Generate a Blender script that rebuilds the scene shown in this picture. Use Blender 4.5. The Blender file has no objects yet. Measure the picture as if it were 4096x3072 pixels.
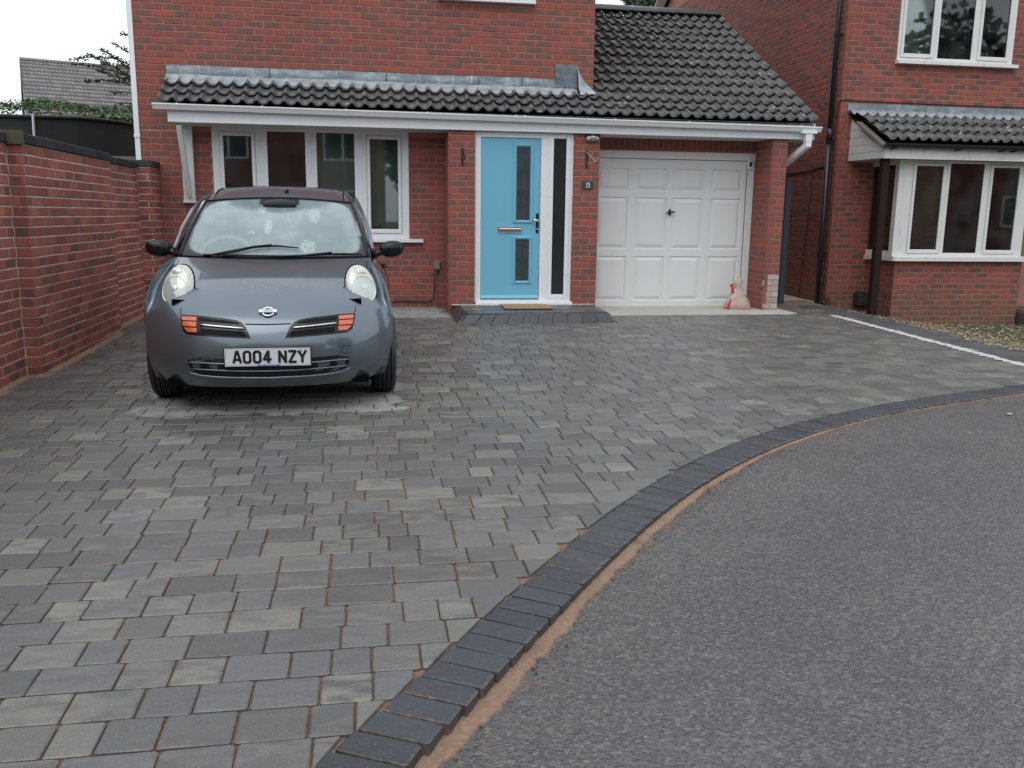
import bpy, math, random
import numpy as np
from mathutils import Vector, Matrix
from mathutils.bvhtree import BVHTree
rnd = random.Random(11)
D = bpy.data
SC = bpy.context.scene
COL = SC.collection
PI = math.pi

# ------------------------------------------------------------------ camera
CAM = Vector((-1.3174, -10.8084, 1.0870))
PITCH, ROLL, YAW = 0.188880, 0.012258, 0.163587
def cam_axes():
    cy, sy, cp, sp = math.cos(YAW), math.sin(YAW), math.cos(PITCH), math.sin(PITCH)
    f = Vector((sy*cp, cy*cp, -sp)); r = Vector((cy, -sy, 0)); u = r.cross(f)
    cr, sr = math.cos(ROLL), math.sin(ROLL)
    return r*cr + u*sr, -r*sr + u*cr, f
RX, UX, FX = cam_axes()
cd = D.cameras.new('camera'); cam = D.objects.new('camera', cd); COL.objects.link(cam)
cam.matrix_world = Matrix(((RX.x, UX.x, -FX.x, CAM.x), (RX.y, UX.y, -FX.y, CAM.y), (RX.z, UX.z, -FX.z, CAM.z), (0, 0, 0, 1)))
cd.sensor_width = 36.0; cd.lens = 30.837; cd.clip_start = 0.05; cd.clip_end = 900
SC.camera = cam

# ------------------------------------------------------------------ sky, sun, exposure (overcast, raining)
SUN_EL, SUN_AZ = math.radians(58), math.radians(205)
w = D.worlds.new('World'); SC.world = w; w.use_nodes = True
nt = w.node_tree; nt.nodes.clear()
sky = nt.nodes.new('ShaderNodeTexSky'); sky.sky_type = 'NISHITA'; sky.sun_disc = False
sky.sun_elevation = SUN_EL; sky.sun_rotation = SUN_AZ; sky.air_density = 1.0; sky.dust_density = 4.0; sky.ozone_density = 1.0
hs = nt.nodes.new('ShaderNodeHueSaturation'); hs.inputs['Saturation'].default_value = 0.22
mx = nt.nodes.new('ShaderNodeMix'); mx.data_type = 'RGBA'; mx.inputs[0].default_value = 0.72
mx.inputs[7].default_value = (13.6, 14.7, 15.9, 1)      # the cloud deck
bg = nt.nodes.new('ShaderNodeBackground'); bg.inputs['Strength'].default_value = 0.11
wo = nt.nodes.new('ShaderNodeOutputWorld')
nt.links.new(sky.outputs[0], hs.inputs['Color']); nt.links.new(hs.outputs[0], mx.inputs[6])
nt.links.new(mx.outputs[2], bg.inputs['Color']); nt.links.new(bg.outputs[0], wo.inputs[0])
sd = D.lights.new('sun', 'SUN'); sun = D.objects.new('sun', sd); COL.objects.link(sun)
sd.energy = 0.6; sd.angle = math.radians(40); sd.color = (1.0, 0.97, 0.93)
sv = Vector((math.sin(SUN_AZ)*math.cos(SUN_EL), math.cos(SUN_AZ)*math.cos(SUN_EL), math.sin(SUN_EL)))
sun.rotation_euler = sv.to_track_quat('Z', 'Y').to_euler(); sun.location = (0, -20, 30)
SC.view_settings.view_transform = 'Standard'; SC.view_settings.look = 'None'
SC.view_settings.exposure = 0.0; SC.view_settings.gamma = 1.0; SC.view_settings.use_curve_mapping = False
SC.render.engine = 'CYCLES'
SC.cycles.max_bounces = 6; SC.cycles.transparent_max_bounces = 12; SC.cycles.use_denoising = True
SC.cycles.sample_clamp_indirect = 6.0

# ------------------------------------------------------------------ node helpers
class NT:
    def __init__(s, name):
        s.m = D.materials.new(name); s.m.use_nodes = True; s.t = s.m.node_tree
        s.b = s.t.nodes['Principled BSDF']; s.out = s.t.nodes['Material Output']
    def n(s, typ, **kw):
        o = s.t.nodes.new('ShaderNode' + typ)
        for k, v in kw.items():
            if hasattr(o, k): setattr(o, k, v)
            else: s.set(o.inputs[k.replace('_', ' ')], v)
        return o
    def set(s, sock, v):
        if isinstance(v, bpy.types.NodeSocket): s.t.links.new(v, sock)
        elif isinstance(v, bpy.types.Node): s.t.links.new(v.outputs[0], sock)
        else:
            if sock.type == 'RGBA' and len(v) == 3: v = (*v, 1)
            sock.default_value = v
    def math(s, op, a, b=None, clamp=False):
        o = s.t.nodes.new('ShaderNodeMath'); o.operation = op; o.use_clamp = clamp
        s.set(o.inputs[0], a)
        if b is not None: s.set(o.inputs[1], b)
        return o.outputs[0]
    def mix(s, f, a, b, blend='MIX'):
        o = s.t.nodes.new('ShaderNodeMix'); o.data_type = 'RGBA'; o.blend_type = blend
        s.set(o.inputs[0], f); s.set(o.inputs[6], a); s.set(o.inputs[7], b)
        return o.outputs[2]
    def ramp(s, f, stops, interp='LINEAR'):
        o = s.t.nodes.new('ShaderNodeValToRGB'); o.color_ramp.interpolation = interp
        e = o.color_ramp.elements
        while len(e) < len(stops): e.new(0.5)
        for k, (p, c) in enumerate(stops):
            e[k].position = p; e[k].color = (*c, 1) if len(c) == 3 else c
        s.set(o.inputs[0], f); return o.outputs[0]
    def smooth(s, v, a, b):
        o = s.t.nodes.new('ShaderNodeMapRange'); o.interpolation_type = 'SMOOTHSTEP'
        s.set(o.inputs[0], v); o.inputs[1].default_value = a; o.inputs[2].default_value = b
        o.inputs[3].default_value = 0; o.inputs[4].default_value = 1
        return o.outputs[0]
    def pos(s): return s.n('NewGeometry').outputs['Position']
    def objco(s): return s.n('TexCoord').outputs['Object']
    def noise(s, vec, scale, detail=3, rough=0.55):
        o = s.n('TexNoise'); s.set(o.inputs['Vector'], vec)
        o.inputs['Scale'].default_value = scale; o.inputs['Detail'].default_value = detail; o.inputs['Roughness'].default_value = rough
        return o.outputs[0]
    def voro(s, vec, scale, feature='F1', out=0):
        o = s.n('TexVoronoi', feature=feature); s.set(o.inputs['Vector'], vec); o.inputs['Scale'].default_value = scale
        return o.outputs[out]
    def mapv(s, vec, scale=(1, 1, 1), rot=(0, 0, 0)):
        o = s.n('Mapping'); s.set(o.inputs['Vector'], vec); o.inputs['Scale'].default_value = scale; o.inputs['Rotation'].default_value = rot
        return o.outputs[0]
    def bump(s, h, strength=0.3, dist=0.005):
        o = s.n('Bump'); o.inputs['Strength'].default_value = strength; o.inputs['Distance'].default_value = dist
        s.set(o.inputs['Height'], h); s.set(s.b.inputs['Normal'], o.outputs[0]); return o.outputs[0]
    def P(s, **kw):
        for k, v in kw.items(): s.set(s.b.inputs[k.replace('_', ' ')], v)
        return s
    def rand(s, src):
        if src == 'object': return s.n('ObjectInfo').outputs['Random']
        return s.n('NewGeometry').outputs['Random Per Island']
    def sep(s, v):
        o = s.n('SeparateXYZ'); s.set(o.inputs[0], v); return o.outputs
    def uv(s):
        o = s.n('UVMap'); return s.sep(o.outputs[0])

def plain(name, col, rough=0.5, metal=0.0, var=0.12, scale=9.0, bump=0.0, coat=0.0, spec=0.5, dirt=None):
    k = NT(name); p = k.pos()
    nz = k.noise(p, scale, 4)
    c = k.mix(k.math('MULTIPLY', nz, 1.0), tuple(x*(1-var) for x in col), tuple(min(1, x*(1+var)) for x in col))
    if dirt:
        d = k.smooth(k.noise(k.mapv(p, (7, 7, 1.1)), 2.3, 5), 0.55, 0.75)
        c = k.mix(k.math('MULTIPLY', d, dirt[1]), c, dirt[0])
    k.P(Base_Color=c, Metallic=metal, Specular_IOR_Level=spec, Coat_Weight=coat)
    k.P(Roughness=k.math('ADD', rough - 0.06, k.math('MULTIPLY', k.noise(p, scale*2.3, 3), 0.12)))
    if bump: k.bump(k.noise(p, scale*12, 3), bump, 0.004)
    return k.m

def brick_mat(name, src, stops, heart, heart_p, stain=None):
    k = NT(name); p = k.pos(); r = k.rand(src)
    c = k.ramp(r, stops)
    r2 = k.math('FRACT', k.math('MULTIPLY', r, 17.31))
    u = k.uv()
    ax = k.math('ABSOLUTE', u[0]); ay = k.math('ABSOLUTE', u[1])
    wob = k.math('MULTIPLY', k.noise(p, 22, 2), 0.5)
    hx = k.smooth(k.math('ADD', ax, wob), 1.12, 0.72); hy = k.smooth(k.math('ADD', ay, wob), 1.3, 0.75)
    hm = k.math('MULTIPLY', k.math('MULTIPLY', hx, hy), k.smooth(r2, 1-heart_p-0.08, 1-heart_p+0.1))
    c = k.mix(k.math('MULTIPLY', hm, 0.85), c, heart)
    nz = k.noise(k.mapv(p, (1, 1, 1.6)), 34, 5, 0.65)
    c = k.mix(k.smooth(nz, 0.25, 0.75), k.mix(1.0, c, (0.80, 0.80, 0.80), 'MULTIPLY'), k.mix(1.0, c, (1.14, 1.12, 1.12), 'MULTIPLY'))
    big = k.smooth(k.noise(p, 1.3, 3), 0.35, 0.7)
    c = k.mix(k.math('MULTIPLY', big, 0.28), c, k.mix(1.0, c, (0.70, 0.74, 0.78), 'MULTIPLY'))
    if stain:   # weathered by run-off or efflorescence close to the ground
        z = k.sep(p)[2]
        m = k.math('MULTIPLY', k.smooth(z, stain[1], stain[2]), k.smooth(k.noise(p, 5, 4), 0.3, 0.62))
        c = k.mix(k.math('MULTIPLY', m, stain[3]), c, stain[0])
    k.P(Base_Color=c, Specular_IOR_Level=0.35, Roughness=k.math('ADD', 0.62, k.math('MULTIPLY', nz, 0.25)))
    k.bump(k.noise(p, 160, 4), 0.35, 0.004)
    return k.m

HOUSE_RED = [(0.0, (0.285, 0.082, 0.062)), (0.3, (0.315, 0.098, 0.075)), (0.55, (0.235, 0.085, 0.070)), (0.8, (0.270, 0.090, 0.071)), (1.0, (0.355, 0.095, 0.064))]
HEART = (0.150, 0.098, 0.085)
GARD_RED = [(0.0, (0.38, 0.122, 0.090)), (0.35, (0.250, 0.082, 0.068)), (0.6, (0.42, 0.140, 0.102)), (0.85, (0.265, 0.098, 0.084)), (1.0, (0.45, 0.148, 0.098))]
MAT = {}
for src in ('object', 'island'):
    MAT['house', src] = brick_mat('house brick '+src, src, HOUSE_RED, HEART, 0.40)
    MAT['pale', src] = brick_mat('bloomed brick '+src, src, [(0, (0.38, 0.33, 0.31)), (0.5, (0.46, 0.43, 0.41)), (1, (0.40, 0.30, 0.27))], (0.33, 0.28, 0.26), 0.3)
    MAT['garden', src] = brick_mat('garden brick '+src, src, GARD_RED, (0.14, 0.085, 0.08), 0.22)
    MAT['neigh', src] = brick_mat('next house brick '+src, src, HOUSE_RED, (0.115, 0.082, 0.073), 0.40, ((0.13, 0.11, 0.06), 0.35, -0.25, 0.75))
    MAT['blue', src] = brick_mat('blue coping brick '+src, src, [(0, (0.030, 0.031, 0.036)), (0.5, (0.042, 0.043, 0.050)), (1, (0.034, 0.034, 0.038))], (0.025, 0.025, 0.03), 0.3)
MAT['mortar_red'] = plain('red mortar', (0.40, 0.185, 0.140), 0.9, var=0.2, scale=30, bump=0.3)
MAT['mortar_grey'] = plain('buff mortar', (0.56, 0.49, 0.40), 0.92, var=0.25, scale=26, bump=0.4)

def paver_mat(name, src, stops, dark=1.0):
    k = NT(name); p = k.pos(); r = k.rand(src); u = k.uv(); x, y, z = k.sep(p)
    c = k.ramp(r, stops)
    r2 = k.math('FRACT', k.math('MULTIPLY', r, 23.7)); r3 = k.math('FRACT', k.math('MULTIPLY', r, 61.3))
    # clouded blend across each block, as in multicoloured tumbled paving
    cl = k.smooth(k.noise(k.mapv(p, (1.3, 3.2, 1)), 7, 4, 0.6), 0.40, 0.66)
    c2 = k.ramp(r2, stops)
    c = k.mix(k.math('MULTIPLY', cl, 0.90), c, c2)
    g = k.noise(p, 260, 3, 0.7)
    c = k.mix(k.smooth(g, 0.3, 0.7), k.mix(1.0, c, (0.72, 0.72, 0.72), 'MULTIPLY'), k.mix(1.0, c, (1.25, 1.25, 1.25), 'MULTIPLY'))
    # pale grit showing in the face
    sp = k.smooth(k.voro(p, 95), 0.20, 0.10); spn = k.smooth(k.noise(p, 31, 2), 0.50, 0.64)
    c = k.mix(k.math('MULTIPLY', k.math('MULTIPLY', sp, spn), 0.55), c, (0.42, 0.41, 0.38))
    pit = k.math('MULTIPLY', k.smooth(k.voro(p, 140), 0.16, 0.08), k.smooth(k.noise(p, 17, 2), 0.5, 0.62))
    c = k.mix(k.math('MULTIPLY', pit, 0.7), c, (0.012, 0.012, 0.012))
    # jointing sand smeared over the arrises
    ax = k.math('ABSOLUTE', u[0]); ay = k.math('ABSOLUTE', u[1])
    ed = k.smooth(k.math('ADD', k.math('MAXIMUM', ax, ay), k.math('MULTIPLY', k.math('SUBTRACT', k.noise(p, 45, 3), 0.5), 0.32)), 0.93, 1.06)
    ed = k.math('MULTIPLY', ed, k.smooth(k.noise(p, 2.6, 2), 0.42, 0.62))
    c = k.mix(k.math('MULTIPLY', ed, 0.6), c, (0.30, 0.195, 0.135))
    # ground kept dry by the canopy and by the car
    nz = k.math('MULTIPLY', k.math('SUBTRACT', k.noise(p, 4.5, 4, 0.6), 0.5), 0.42)
    carx = k.math('SUBTRACT', 0.86, k.math('ABSOLUTE', k.math('ADD', x, 1.97)))
    cary = k.math('ADD', y, 5.10)
    dry1 = k.smooth(k.math('ADD', k.math('MINIMUM', carx, cary), k.math('MULTIPLY', nz, 1.0)), -0.01, 0.05)
    dry2 = k.smooth(k.math('ADD', k.math('MINIMUM', k.math('ADD', y, 0.50), k.math('SUBTRACT', -0.36, x)), k.math('MULTIPLY', nz, 0.25)), -0.02, 0.03)
    dry = k.math('MAXIMUM', dry1, dry2)
    dust = k.mix(k.smooth(k.noise(p, 9, 4), 0.3, 0.7), (0.235, 0.235, 0.235), (0.33, 0.325, 0.315))
    c = k.mix(k.math('MULTIPLY', dry, 0.82), c, dust)
    wetn = k.noise(p, 1.6, 3); wet2 = k.noise(p, 60, 3)
    ro = k.math('ADD', k.math('ADD', 0.20, k.math('MULTIPLY', wetn, 0.22)), k.math('ADD', k.math('MULTIPLY', wet2, 0.10), k.math('MULTIPLY', r3, 0.14)))
    ro = k.math('ADD', ro, k.math('MULTIPLY', dry, 0.5), True)
    k.P(Base_Color=c, Roughness=ro, Specular_IOR_Level=k.math('SUBTRACT', 0.62, k.math('MULTIPLY', dry, 0.4)))
    h = k.math('ADD', k.math('MULTIPLY', k.noise(p, 75, 4, 0.65), 1.0), k.math('MULTIPLY', k.noise(p, 11, 2), 1.6))
    k.bump(h, 0.40, 0.006)
    return k.m
PAV = [(0.0, (0.082, 0.079, 0.077)), (0.22, (0.108, 0.106, 0.104)), (0.40, (0.130, 0.130, 0.130)), (0.55, (0.098, 0.088, 0.079)), (0.70, (0.140, 0.136, 0.127)), (0.86, (0.152, 0.145, 0.126)), (0.95, (0.180, 0.172, 0.146)), (1.0, (0.225, 0.217, 0.185))]
KER = [(0.0, (0.030, 0.034, 0.040)), (0.5, (0.040, 0.045, 0.053)), (1.0, (0.052, 0.057, 0.064))]
CHA = [(0.0, (0.050, 0.052, 0.056)), (0.5, (0.075, 0.078, 0.083)), (1.0, (0.095, 0.095, 0.097))]
for src in ('object', 'island'):
    MAT['paver', src] = paver_mat('tumbled paver '+src, src, PAV)
    MAT['kerb', src] = paver_mat('charcoal kerb '+src, src, KER)
    MAT['border', src] = paver_mat('charcoal border '+src, src, CHA)

def sand_mat(name, col):
    k = NT(name); p = k.pos()
    c = k.mix(k.smooth(k.noise(p, 60, 4, 0.7), 0.3, 0.7), tuple(x*0.70 for x in col), col)
    c = k.mix(k.math('MULTIPLY', k.smooth(k.noise(p, 4, 4), 0.5, 0.72), 0.6), c, (0.085, 0.066, 0.055))
    k.P(Base_Color=c, Roughness=0.9, Specular_IOR_Level=0.3); k.bump(k.noise(p, 220, 4, 0.7), 0.7, 0.006)
    return k.m
MAT['sand'] = sand_mat('kiln dried sand', (0.33, 0.215, 0.150))
MAT['joint'] = sand_mat('jointing sand', (0.27, 0.165, 0.110))

def asphalt():
    k = NT('wet tarmac'); p = k.pos(); x, y, z = k.sep(p)
    v = k.voro(p, 120); v2 = k.voro(p, 55)
    cell = k.n('TexVoronoi'); k.set(cell.inputs['Vector'], p); cell.inputs['Scale'].default_value = 92
    cr = k.sep(cell.outputs['Color'])[0]
    c = k.ramp(cr, [(0, (0.050, 0.050, 0.053)), (0.6, (0.080, 0.080, 0.084)), (0.9, (0.112, 0.110, 0.107)), (1, (0.15, 0.145, 0.13))])
    big = k.smooth(k.noise(p, 0.9, 4, 0.6), 0.35, 0.68)
    c = k.mix(k.math('MULTIPLY', big, 0.5), c, k.mix(1.0, c, (1.45, 1.42, 1.36), 'MULTIPLY'))
    tan = k.smooth(k.noise(k.mapv(p, (1, 1.6, 1)), 1.7, 5, 0.65), 0.60, 0.78)
    c = k.mix(k.math('MULTIPLY', tan, 0.22), c, (0.105, 0.082, 0.062))
    # sand dragged out over the road beside the kerb
    dx = k.math('SUBTRACT', x, 5.6); dy = k.math('ADD', y, 12.35)
    rad = k.math('SQRT', k.math('ADD', k.math('MULTIPLY', dx, dx), k.math('MULTIPLY', dy, dy)))
    sm = k.math('MULTIPLY', k.smooth(rad, 7.15, 7.68), k.smooth(k.noise(p, 9, 6, 0.75), 0.40, 0.70))
    c = k.mix(k.math('MULTIPLY', sm, 0.45), c, (0.19, 0.125, 0.09))
    wsp = k.math('MULTIPLY', k.smooth(k.voro(p, 21), 0.055, 0.03), k.smooth(k.noise(p, 3.1, 2), 0.5, 0.6))
    c = k.mix(k.math('MULTIPLY', wsp, 0.8), c, (0.42, 0.40, 0.36))
    wet = k.smooth(k.noise(p, 0.55, 3), 0.3, 0.7)
    ro = k.math('ADD', k.math('ADD', 0.24, k.math('MULTIPLY', wet, 0.14)), k.math('MULTIPLY', cr, 0.12))
    k.P(Base_Color=c, Roughness=ro, Specular_IOR_Level=0.62)
    h = k.math('ADD', k.math('SUBTRACT', 1.0, v), k.math('ADD', k.math('MULTIPLY', k.math('SUBTRACT', 1.0, v2), 0.6), k.math('MULTIPLY', k.noise(p, 210, 3), 0.5)))
    k.bump(h, 0.60, 0.009)
    return k.m
MAT['asphalt'] = asphalt()

def tile_mat(name, src, base, lichen, dirtp):
    k = NT(name); p = k.pos(); r = k.rand(src)
    c = k.ramp(r, base)
    c = k.mix(k.smooth(k.noise(p, 12, 4, 0.65), 0.3, 0.72), k.mix(1.0, c, (0.70, 0.72, 0.74), 'MULTIPLY'), k.mix(1.0, c, (1.25, 1.2, 1.14), 'MULTIPLY'))
    li = k.math('MULTIPLY', k.smooth(k.voro(k.mapv(p, (1, 1.5, 1.8), (0.3, 0.2, 0.5)), 5.6), 0.17, 0.12), k.smooth(k.noise(p, 2.2, 3), 0.50, 0.56))
    c = k.mix(k.math('MULTIPLY', li, lichen), c, (0.50, 0.47, 0.38))
    mo = k.math('MULTIPLY', k.smooth(k.voro(p, 13), 0.26, 0.16), k.smooth(k.noise(p, 3.3, 3), 0.50, 0.60))
    c = k.mix(k.math('MULTIPLY', mo, dirtp), c, (0.018, 0.017, 0.011))
    k.P(Base_Color=c, Roughness=k.math('ADD', 0.20, k.math('MULTIPLY', k.noise(p, 14, 4), 0.30)), Specular_IOR_Level=0.7)
    k.bump(k.math('ADD', k.noise(p, 90, 3), k.math('ADD', k.math('MULTIPLY', mo, 3.0), k.math('MULTIPLY', li, 1.0))), 0.4, 0.006)
    return k.m
TB = [(0, (0.036, 0.033, 0.034)), (0.5, (0.050, 0.046, 0.046)), (1, (0.064, 0.059, 0.058))]
for src in ('object', 'island'):
    MAT['tile', src] = tile_mat('brown roof tile '+src, src, TB, 0.95, 0.9)
    MAT['tile_far', src] = tile_mat('far roof tile '+src, src, [(0, (0.13, 0.115, 0.118)), (0.5, (0.17, 0.15, 0.15)), (1, (0.21, 0.19, 0.188))], 0.2, 0.1)

def lead_mat():
    k = NT('lead sheet'); p = k.pos()
    c = k.ramp(k.noise(k.mapv(p, (1, 1, 3)), 5, 5, 0.65), [(0.25, (0.085, 0.105, 0.125)), (0.5, (0.150, 0.178, 0.200)), (0.72, (0.30, 0.33, 0.35))])
    st = k.smooth(k.noise(k.mapv(p, (14, 4, 1.5)), 2.0, 4), 0.58, 0.72)
    c = k.mix(k.math('MULTIPLY', st, 0.5), c, (0.50, 0.52, 0.53))
    k.P(Base_Color=c, Metallic=0.35, Roughness=0.48); k.bump(k.noise(p, 9, 3), 0.25, 0.02)
    return k.m
MAT['lead'] = lead_mat()
def apron_mat():
    k = NT('weathered lead apron'); p = k.pos()
    c = k.ramp(k.noise(k.mapv(p, (1, 1, 2)), 9, 5, 0.65), [(0.25, (0.20, 0.225, 0.24)), (0.5, (0.38, 0.41, 0.43)), (0.75, (0.52, 0.54, 0.55))])
    ru = k.math('MULTIPLY', k.smooth(k.noise(p, 3.7, 4), 0.60, 0.70), 0.35)
    c = k.mix(ru, c, (0.33, 0.20, 0.14))
    k.P(Base_Color=c, Metallic=0.2, Roughness=0.5); k.bump(k.noise(p, 14, 3), 0.3, 0.02)
    return k.m
MAT['apron'] = apron_mat()
MAT['upvc'] = plain('white plastic', (0.78, 0.79, 0.80), 0.28, var=0.03, scale=3, spec=0.5)
MAT['upvc_old'] = plain('dirty white plastic', (0.74, 0.73, 0.71), 0.38, var=0.05, scale=4, dirt=((0.30, 0.27, 0.22), 0.35))
MAT['gutter'] = plain('white gutter plastic', (0.82, 0.83, 0.84), 0.25, var=0.02, scale=3)
MAT['timber_white'] = plain('painted timber', (0.66, 0.66, 0.65), 0.5, var=0.08, scale=5, dirt=((0.30, 0.27, 0.23), 0.3))
MAT['garage'] = plain('white garage paint', (0.72, 0.735, 0.73), 0.42, var=0.02, scale=2.5, dirt=((0.55, 0.54, 0.50), 0.16))
MAT['gap'] = plain('black gap', (0.004, 0.004, 0.004), 0.9, var=0, spec=0.05)
MAT['door'] = plain('sky blue door', (0.165, 0.445, 0.600), 0.42, var=0.04, scale=40, bump=0.05)
MAT['chrome'] = plain('chrome', (0.75, 0.75, 0.76), 0.10, metal=1.0, var=0.02)
MAT['black'] = plain('black plastic', (0.010, 0.010, 0.011), 0.40, var=0.1, spec=0.25)
MAT['black_gloss'] = plain('gloss black plastic', (0.008, 0.0085, 0.010), 0.12, var=0.1, spec=0.35)
MAT['black_iron'] = plain('black iron', (0.012, 0.012, 0.012), 0.5, var=0.2)
MAT['black_pipe'] = plain('black pipe', (0.020, 0.022, 0.026), 0.30, var=0.15)
MAT['brown_timber'] = plain('dark brown timber', (0.022, 0.012, 0.010), 0.55, var=0.25, scale=14, spec=0.2)
MAT['soffit'] = plain('soffit board', (0.60, 0.60, 0.59), 0.5, var=0.05, scale=4)
MAT['concrete'] = plain('pale concrete', (0.43, 0.405, 0.36), 0.85, var=0.16, scale=7, bump=0.35, dirt=((0.22, 0.20, 0.18), 0.4))
MAT['chalk'] = plain('cement dust', (0.50, 0.49, 0.475), 0.9, var=0.25, scale=38, bump=0.5)
MAT['slate'] = plain('slate plate', (0.038, 0.044, 0.052), 0.45, var=0.15)
MAT['white_paint'] = plain('white lettering', (0.80, 0.80, 0.78), 0.5, var=0.0)
MAT['coir'] = plain('coir', (0.34, 0.215, 0.115), 0.95, var=0.35, scale=60, bump=0.8)
MAT['rubber'] = plain('rubber', (0.008, 0.008, 0.009), 0.6, var=0.2, scale=20, spec=0.12)
MAT['grey_plastic'] = plain('grey plastic box', (0.20, 0.20, 0.195), 0.5, var=0.06)
MAT['cable_grey'] = plain('grey conduit', (0.19, 0.165, 0.15), 0.6, var=0.15)
MAT['cable'] = plain('black cable', (0.013, 0.013, 0.014), 0.5, var=0.1)
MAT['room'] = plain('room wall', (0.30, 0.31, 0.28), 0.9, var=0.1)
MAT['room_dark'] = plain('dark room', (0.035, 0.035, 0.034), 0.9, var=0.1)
MAT['curtain'] = plain('net curtain', (0.40, 0.46, 0.40), 0.9, var=0.15, scale=3)
MAT['blind'] = plain('blind slat', (0.30, 0.31, 0.295), 0.45, var=0.05)
MAT['wood_box'] = plain('wooden box', (0.22, 0.135, 0.06), 0.6, var=0.25, scale=12)
MAT['dark_box'] = plain('dark box', (0.05, 0.04, 0.03), 0.6, var=0.25, scale=12)
MAT['gate_blue'] = plain('blue grey gate paint', (0.022, 0.032, 0.045), 0.5, var=0.15)
MAT['net'] = plain('black trampoline net', (0.016, 0.019, 0.022), 0.85, var=0.3, scale=2.2)
MAT['steel'] = plain('galvanised pole', (0.55, 0.57, 0.60), 0.35, metal=0.6, var=0.1)
MAT['fence_wood'] = plain('weathered fence', (0.17, 0.145, 0.105), 0.9, var=0.3, scale=14)
MAT['bark'] = plain('bark', (0.085, 0.068, 0.050), 0.9, var=0.35, scale=20, bump=0.6)
MAT['soil'] = plain('soil and grass', (0.060, 0.075, 0.030), 0.95, var=0.4, scale=3)
MAT['cream_stain'] = plain('cream splash', (0.45, 0.42, 0.30), 0.8)

def leaf_mat(name, stops, rough=0.5):
    k = NT(name); p = k.pos()
    c = k.ramp(k.rand('island'), stops)
    c = k.mix(k.math('MULTIPLY', k.smooth(k.noise(p, 1.1, 3), 0.35, 0.65), 0.5), c, k.mix(1.0, c, (0.62, 0.66, 0.62), 'MULTIPLY'))
    k.P(Base_Color=c, Roughness=rough, Specular_IOR_Level=0.4)
    return k.m
MAT['hedge'] = leaf_mat('hedge leaf', [(0, (0.030, 0.060, 0.017)), (0.5, (0.052, 0.105, 0.024)), (0.85, (0.078, 0.145, 0.030)), (1, (0.11, 0.17, 0.045))])
MAT['leaf_tree'] = leaf_mat('tree leaf', [(0, (0.035, 0.055, 0.026)), (0.6, (0.060, 0.090, 0.040)), (1, (0.10, 0.125, 0.055))])
MAT['leaf_pale'] = leaf_mat('pale leaf', [(0, (0.085, 0.13, 0.030)), (1, (0.16, 0.20, 0.055))])
MAT['leaf_litter'] = leaf_mat('fallen leaf', [(0, (0.30, 0.11, 0.06)), (1, (0.30, 0.11, 0.06))])
MAT['leaf_white'] = leaf_mat('bleached leaf', [(0, (0.45, 0.47, 0.33)), (1, (0.45, 0.47, 0.33))])
def gravel_mat():
    k = NT('gravel stone'); r = k.rand('island'); p = k.pos()
    c = k.ramp(r, [(0, (0.13, 0.085, 0.05)), (0.3, (0.29, 0.21, 0.125)), (0.6, (0.40, 0.32, 0.20)), (0.85, (0.48, 0.42, 0.31)), (1, (0.22, 0.11, 0.075))])
    k.P(Base_Color=k.mix(k.noise(p, 60, 3), k.mix(1.0, c, (0.75, 0.75, 0.75), 'MULTIPLY'), c), Roughness=0.45)
    return k.m
MAT['gravel'] = gravel_mat()

def glass_mat(name, tint=(0.80, 0.86, 0.84), film=0.04, filmcol=(0.30, 0.34, 0.33)):
    k = NT(name); t = k.t; p = k.pos()
    tr = k.n('BsdfTransparent', Color=tint); gl = k.n('BsdfGlossy', Roughness=0.02)
    fr = k.n('Fresnel'); fr.inputs['IOR'].default_value = 1.75
    a = k.n('MixShader'); k.set(a.inputs[0], k.math('MULTIPLY', fr.outputs[0], 1.25, True)); t.links.new(tr.outputs[0], a.inputs[1]); t.links.new(gl.outputs[0], a.inputs[2])
    df = k.n('BsdfDiffuse', Color=filmcol); b = k.n('MixShader')
    k.set(b.inputs[0], k.math('MULTIPLY', k.smooth(k.noise(p, 3, 4), 0.3, 0.8), film*2)); t.links.new(a.outputs[0], b.inputs[1]); t.links.new(df.outputs[0], b.inputs[2])
    t.links.new(b.outputs[0], k.out.inputs[0]); t.nodes.remove(k.b)
    return k.m
MAT['glass'] = glass_mat('window glass')
MAT['glass_dark'] = plain('obscure dark glass', (0.020, 0.024, 0.026), 0.12, var=0.3, scale=2)
MAT['glass_lead'] = plain('leaded door glass', (0.050, 0.064, 0.072), 0.16, var=0.25, scale=5)

# ------------------------------------------------------------------ object helpers
WP = {}                                                         # world pivot of every object
def wpos(o): return WP.get(o.name, Vector((0, 0, 0))) if o else Vector((0, 0, 0))
def mk(name, verts, faces, mats, uvs=None, smooth=False):
    me = D.meshes.new(name); me.from_pydata([tuple(v) for v in verts], [], faces)
    if not isinstance(mats, (list, tuple)): mats = [mats]
    for m in mats: me.materials.append(m)
    if uvs is not None:
        ul = me.uv_layers.new(name='UVMap')
        li = np.empty(len(me.loops), dtype=np.int32); me.loops.foreach_get('vertex_index', li)
        ul.data.foreach_set('uv', np.asarray(uvs, dtype=np.float32)[li].ravel())
    if smooth: me.polygons.foreach_set('use_smooth', [True]*len(me.polygons))
    me.update(); return me
def link(name, data, parent=None, loc=(0, 0, 0), rot=None, kind=None):
    o = D.objects.new(name, data); COL.objects.link(o)
    loc = Vector(loc); WP[o.name] = loc
    if parent is not None: o.parent = parent
    o.location = loc - wpos(parent)
    if rot is not None: o.rotation_euler = rot
    if kind: o['kind'] = kind
    return o
def tag(o, label, cat, group=None):
    o['label'] = label; o['category'] = cat
    if group: o['group'] = group
    return o
def thing(name, label, cat, loc=(0, 0, 0), group=None):
    return tag(link(name, None, None, loc), label, cat, group)
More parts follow.
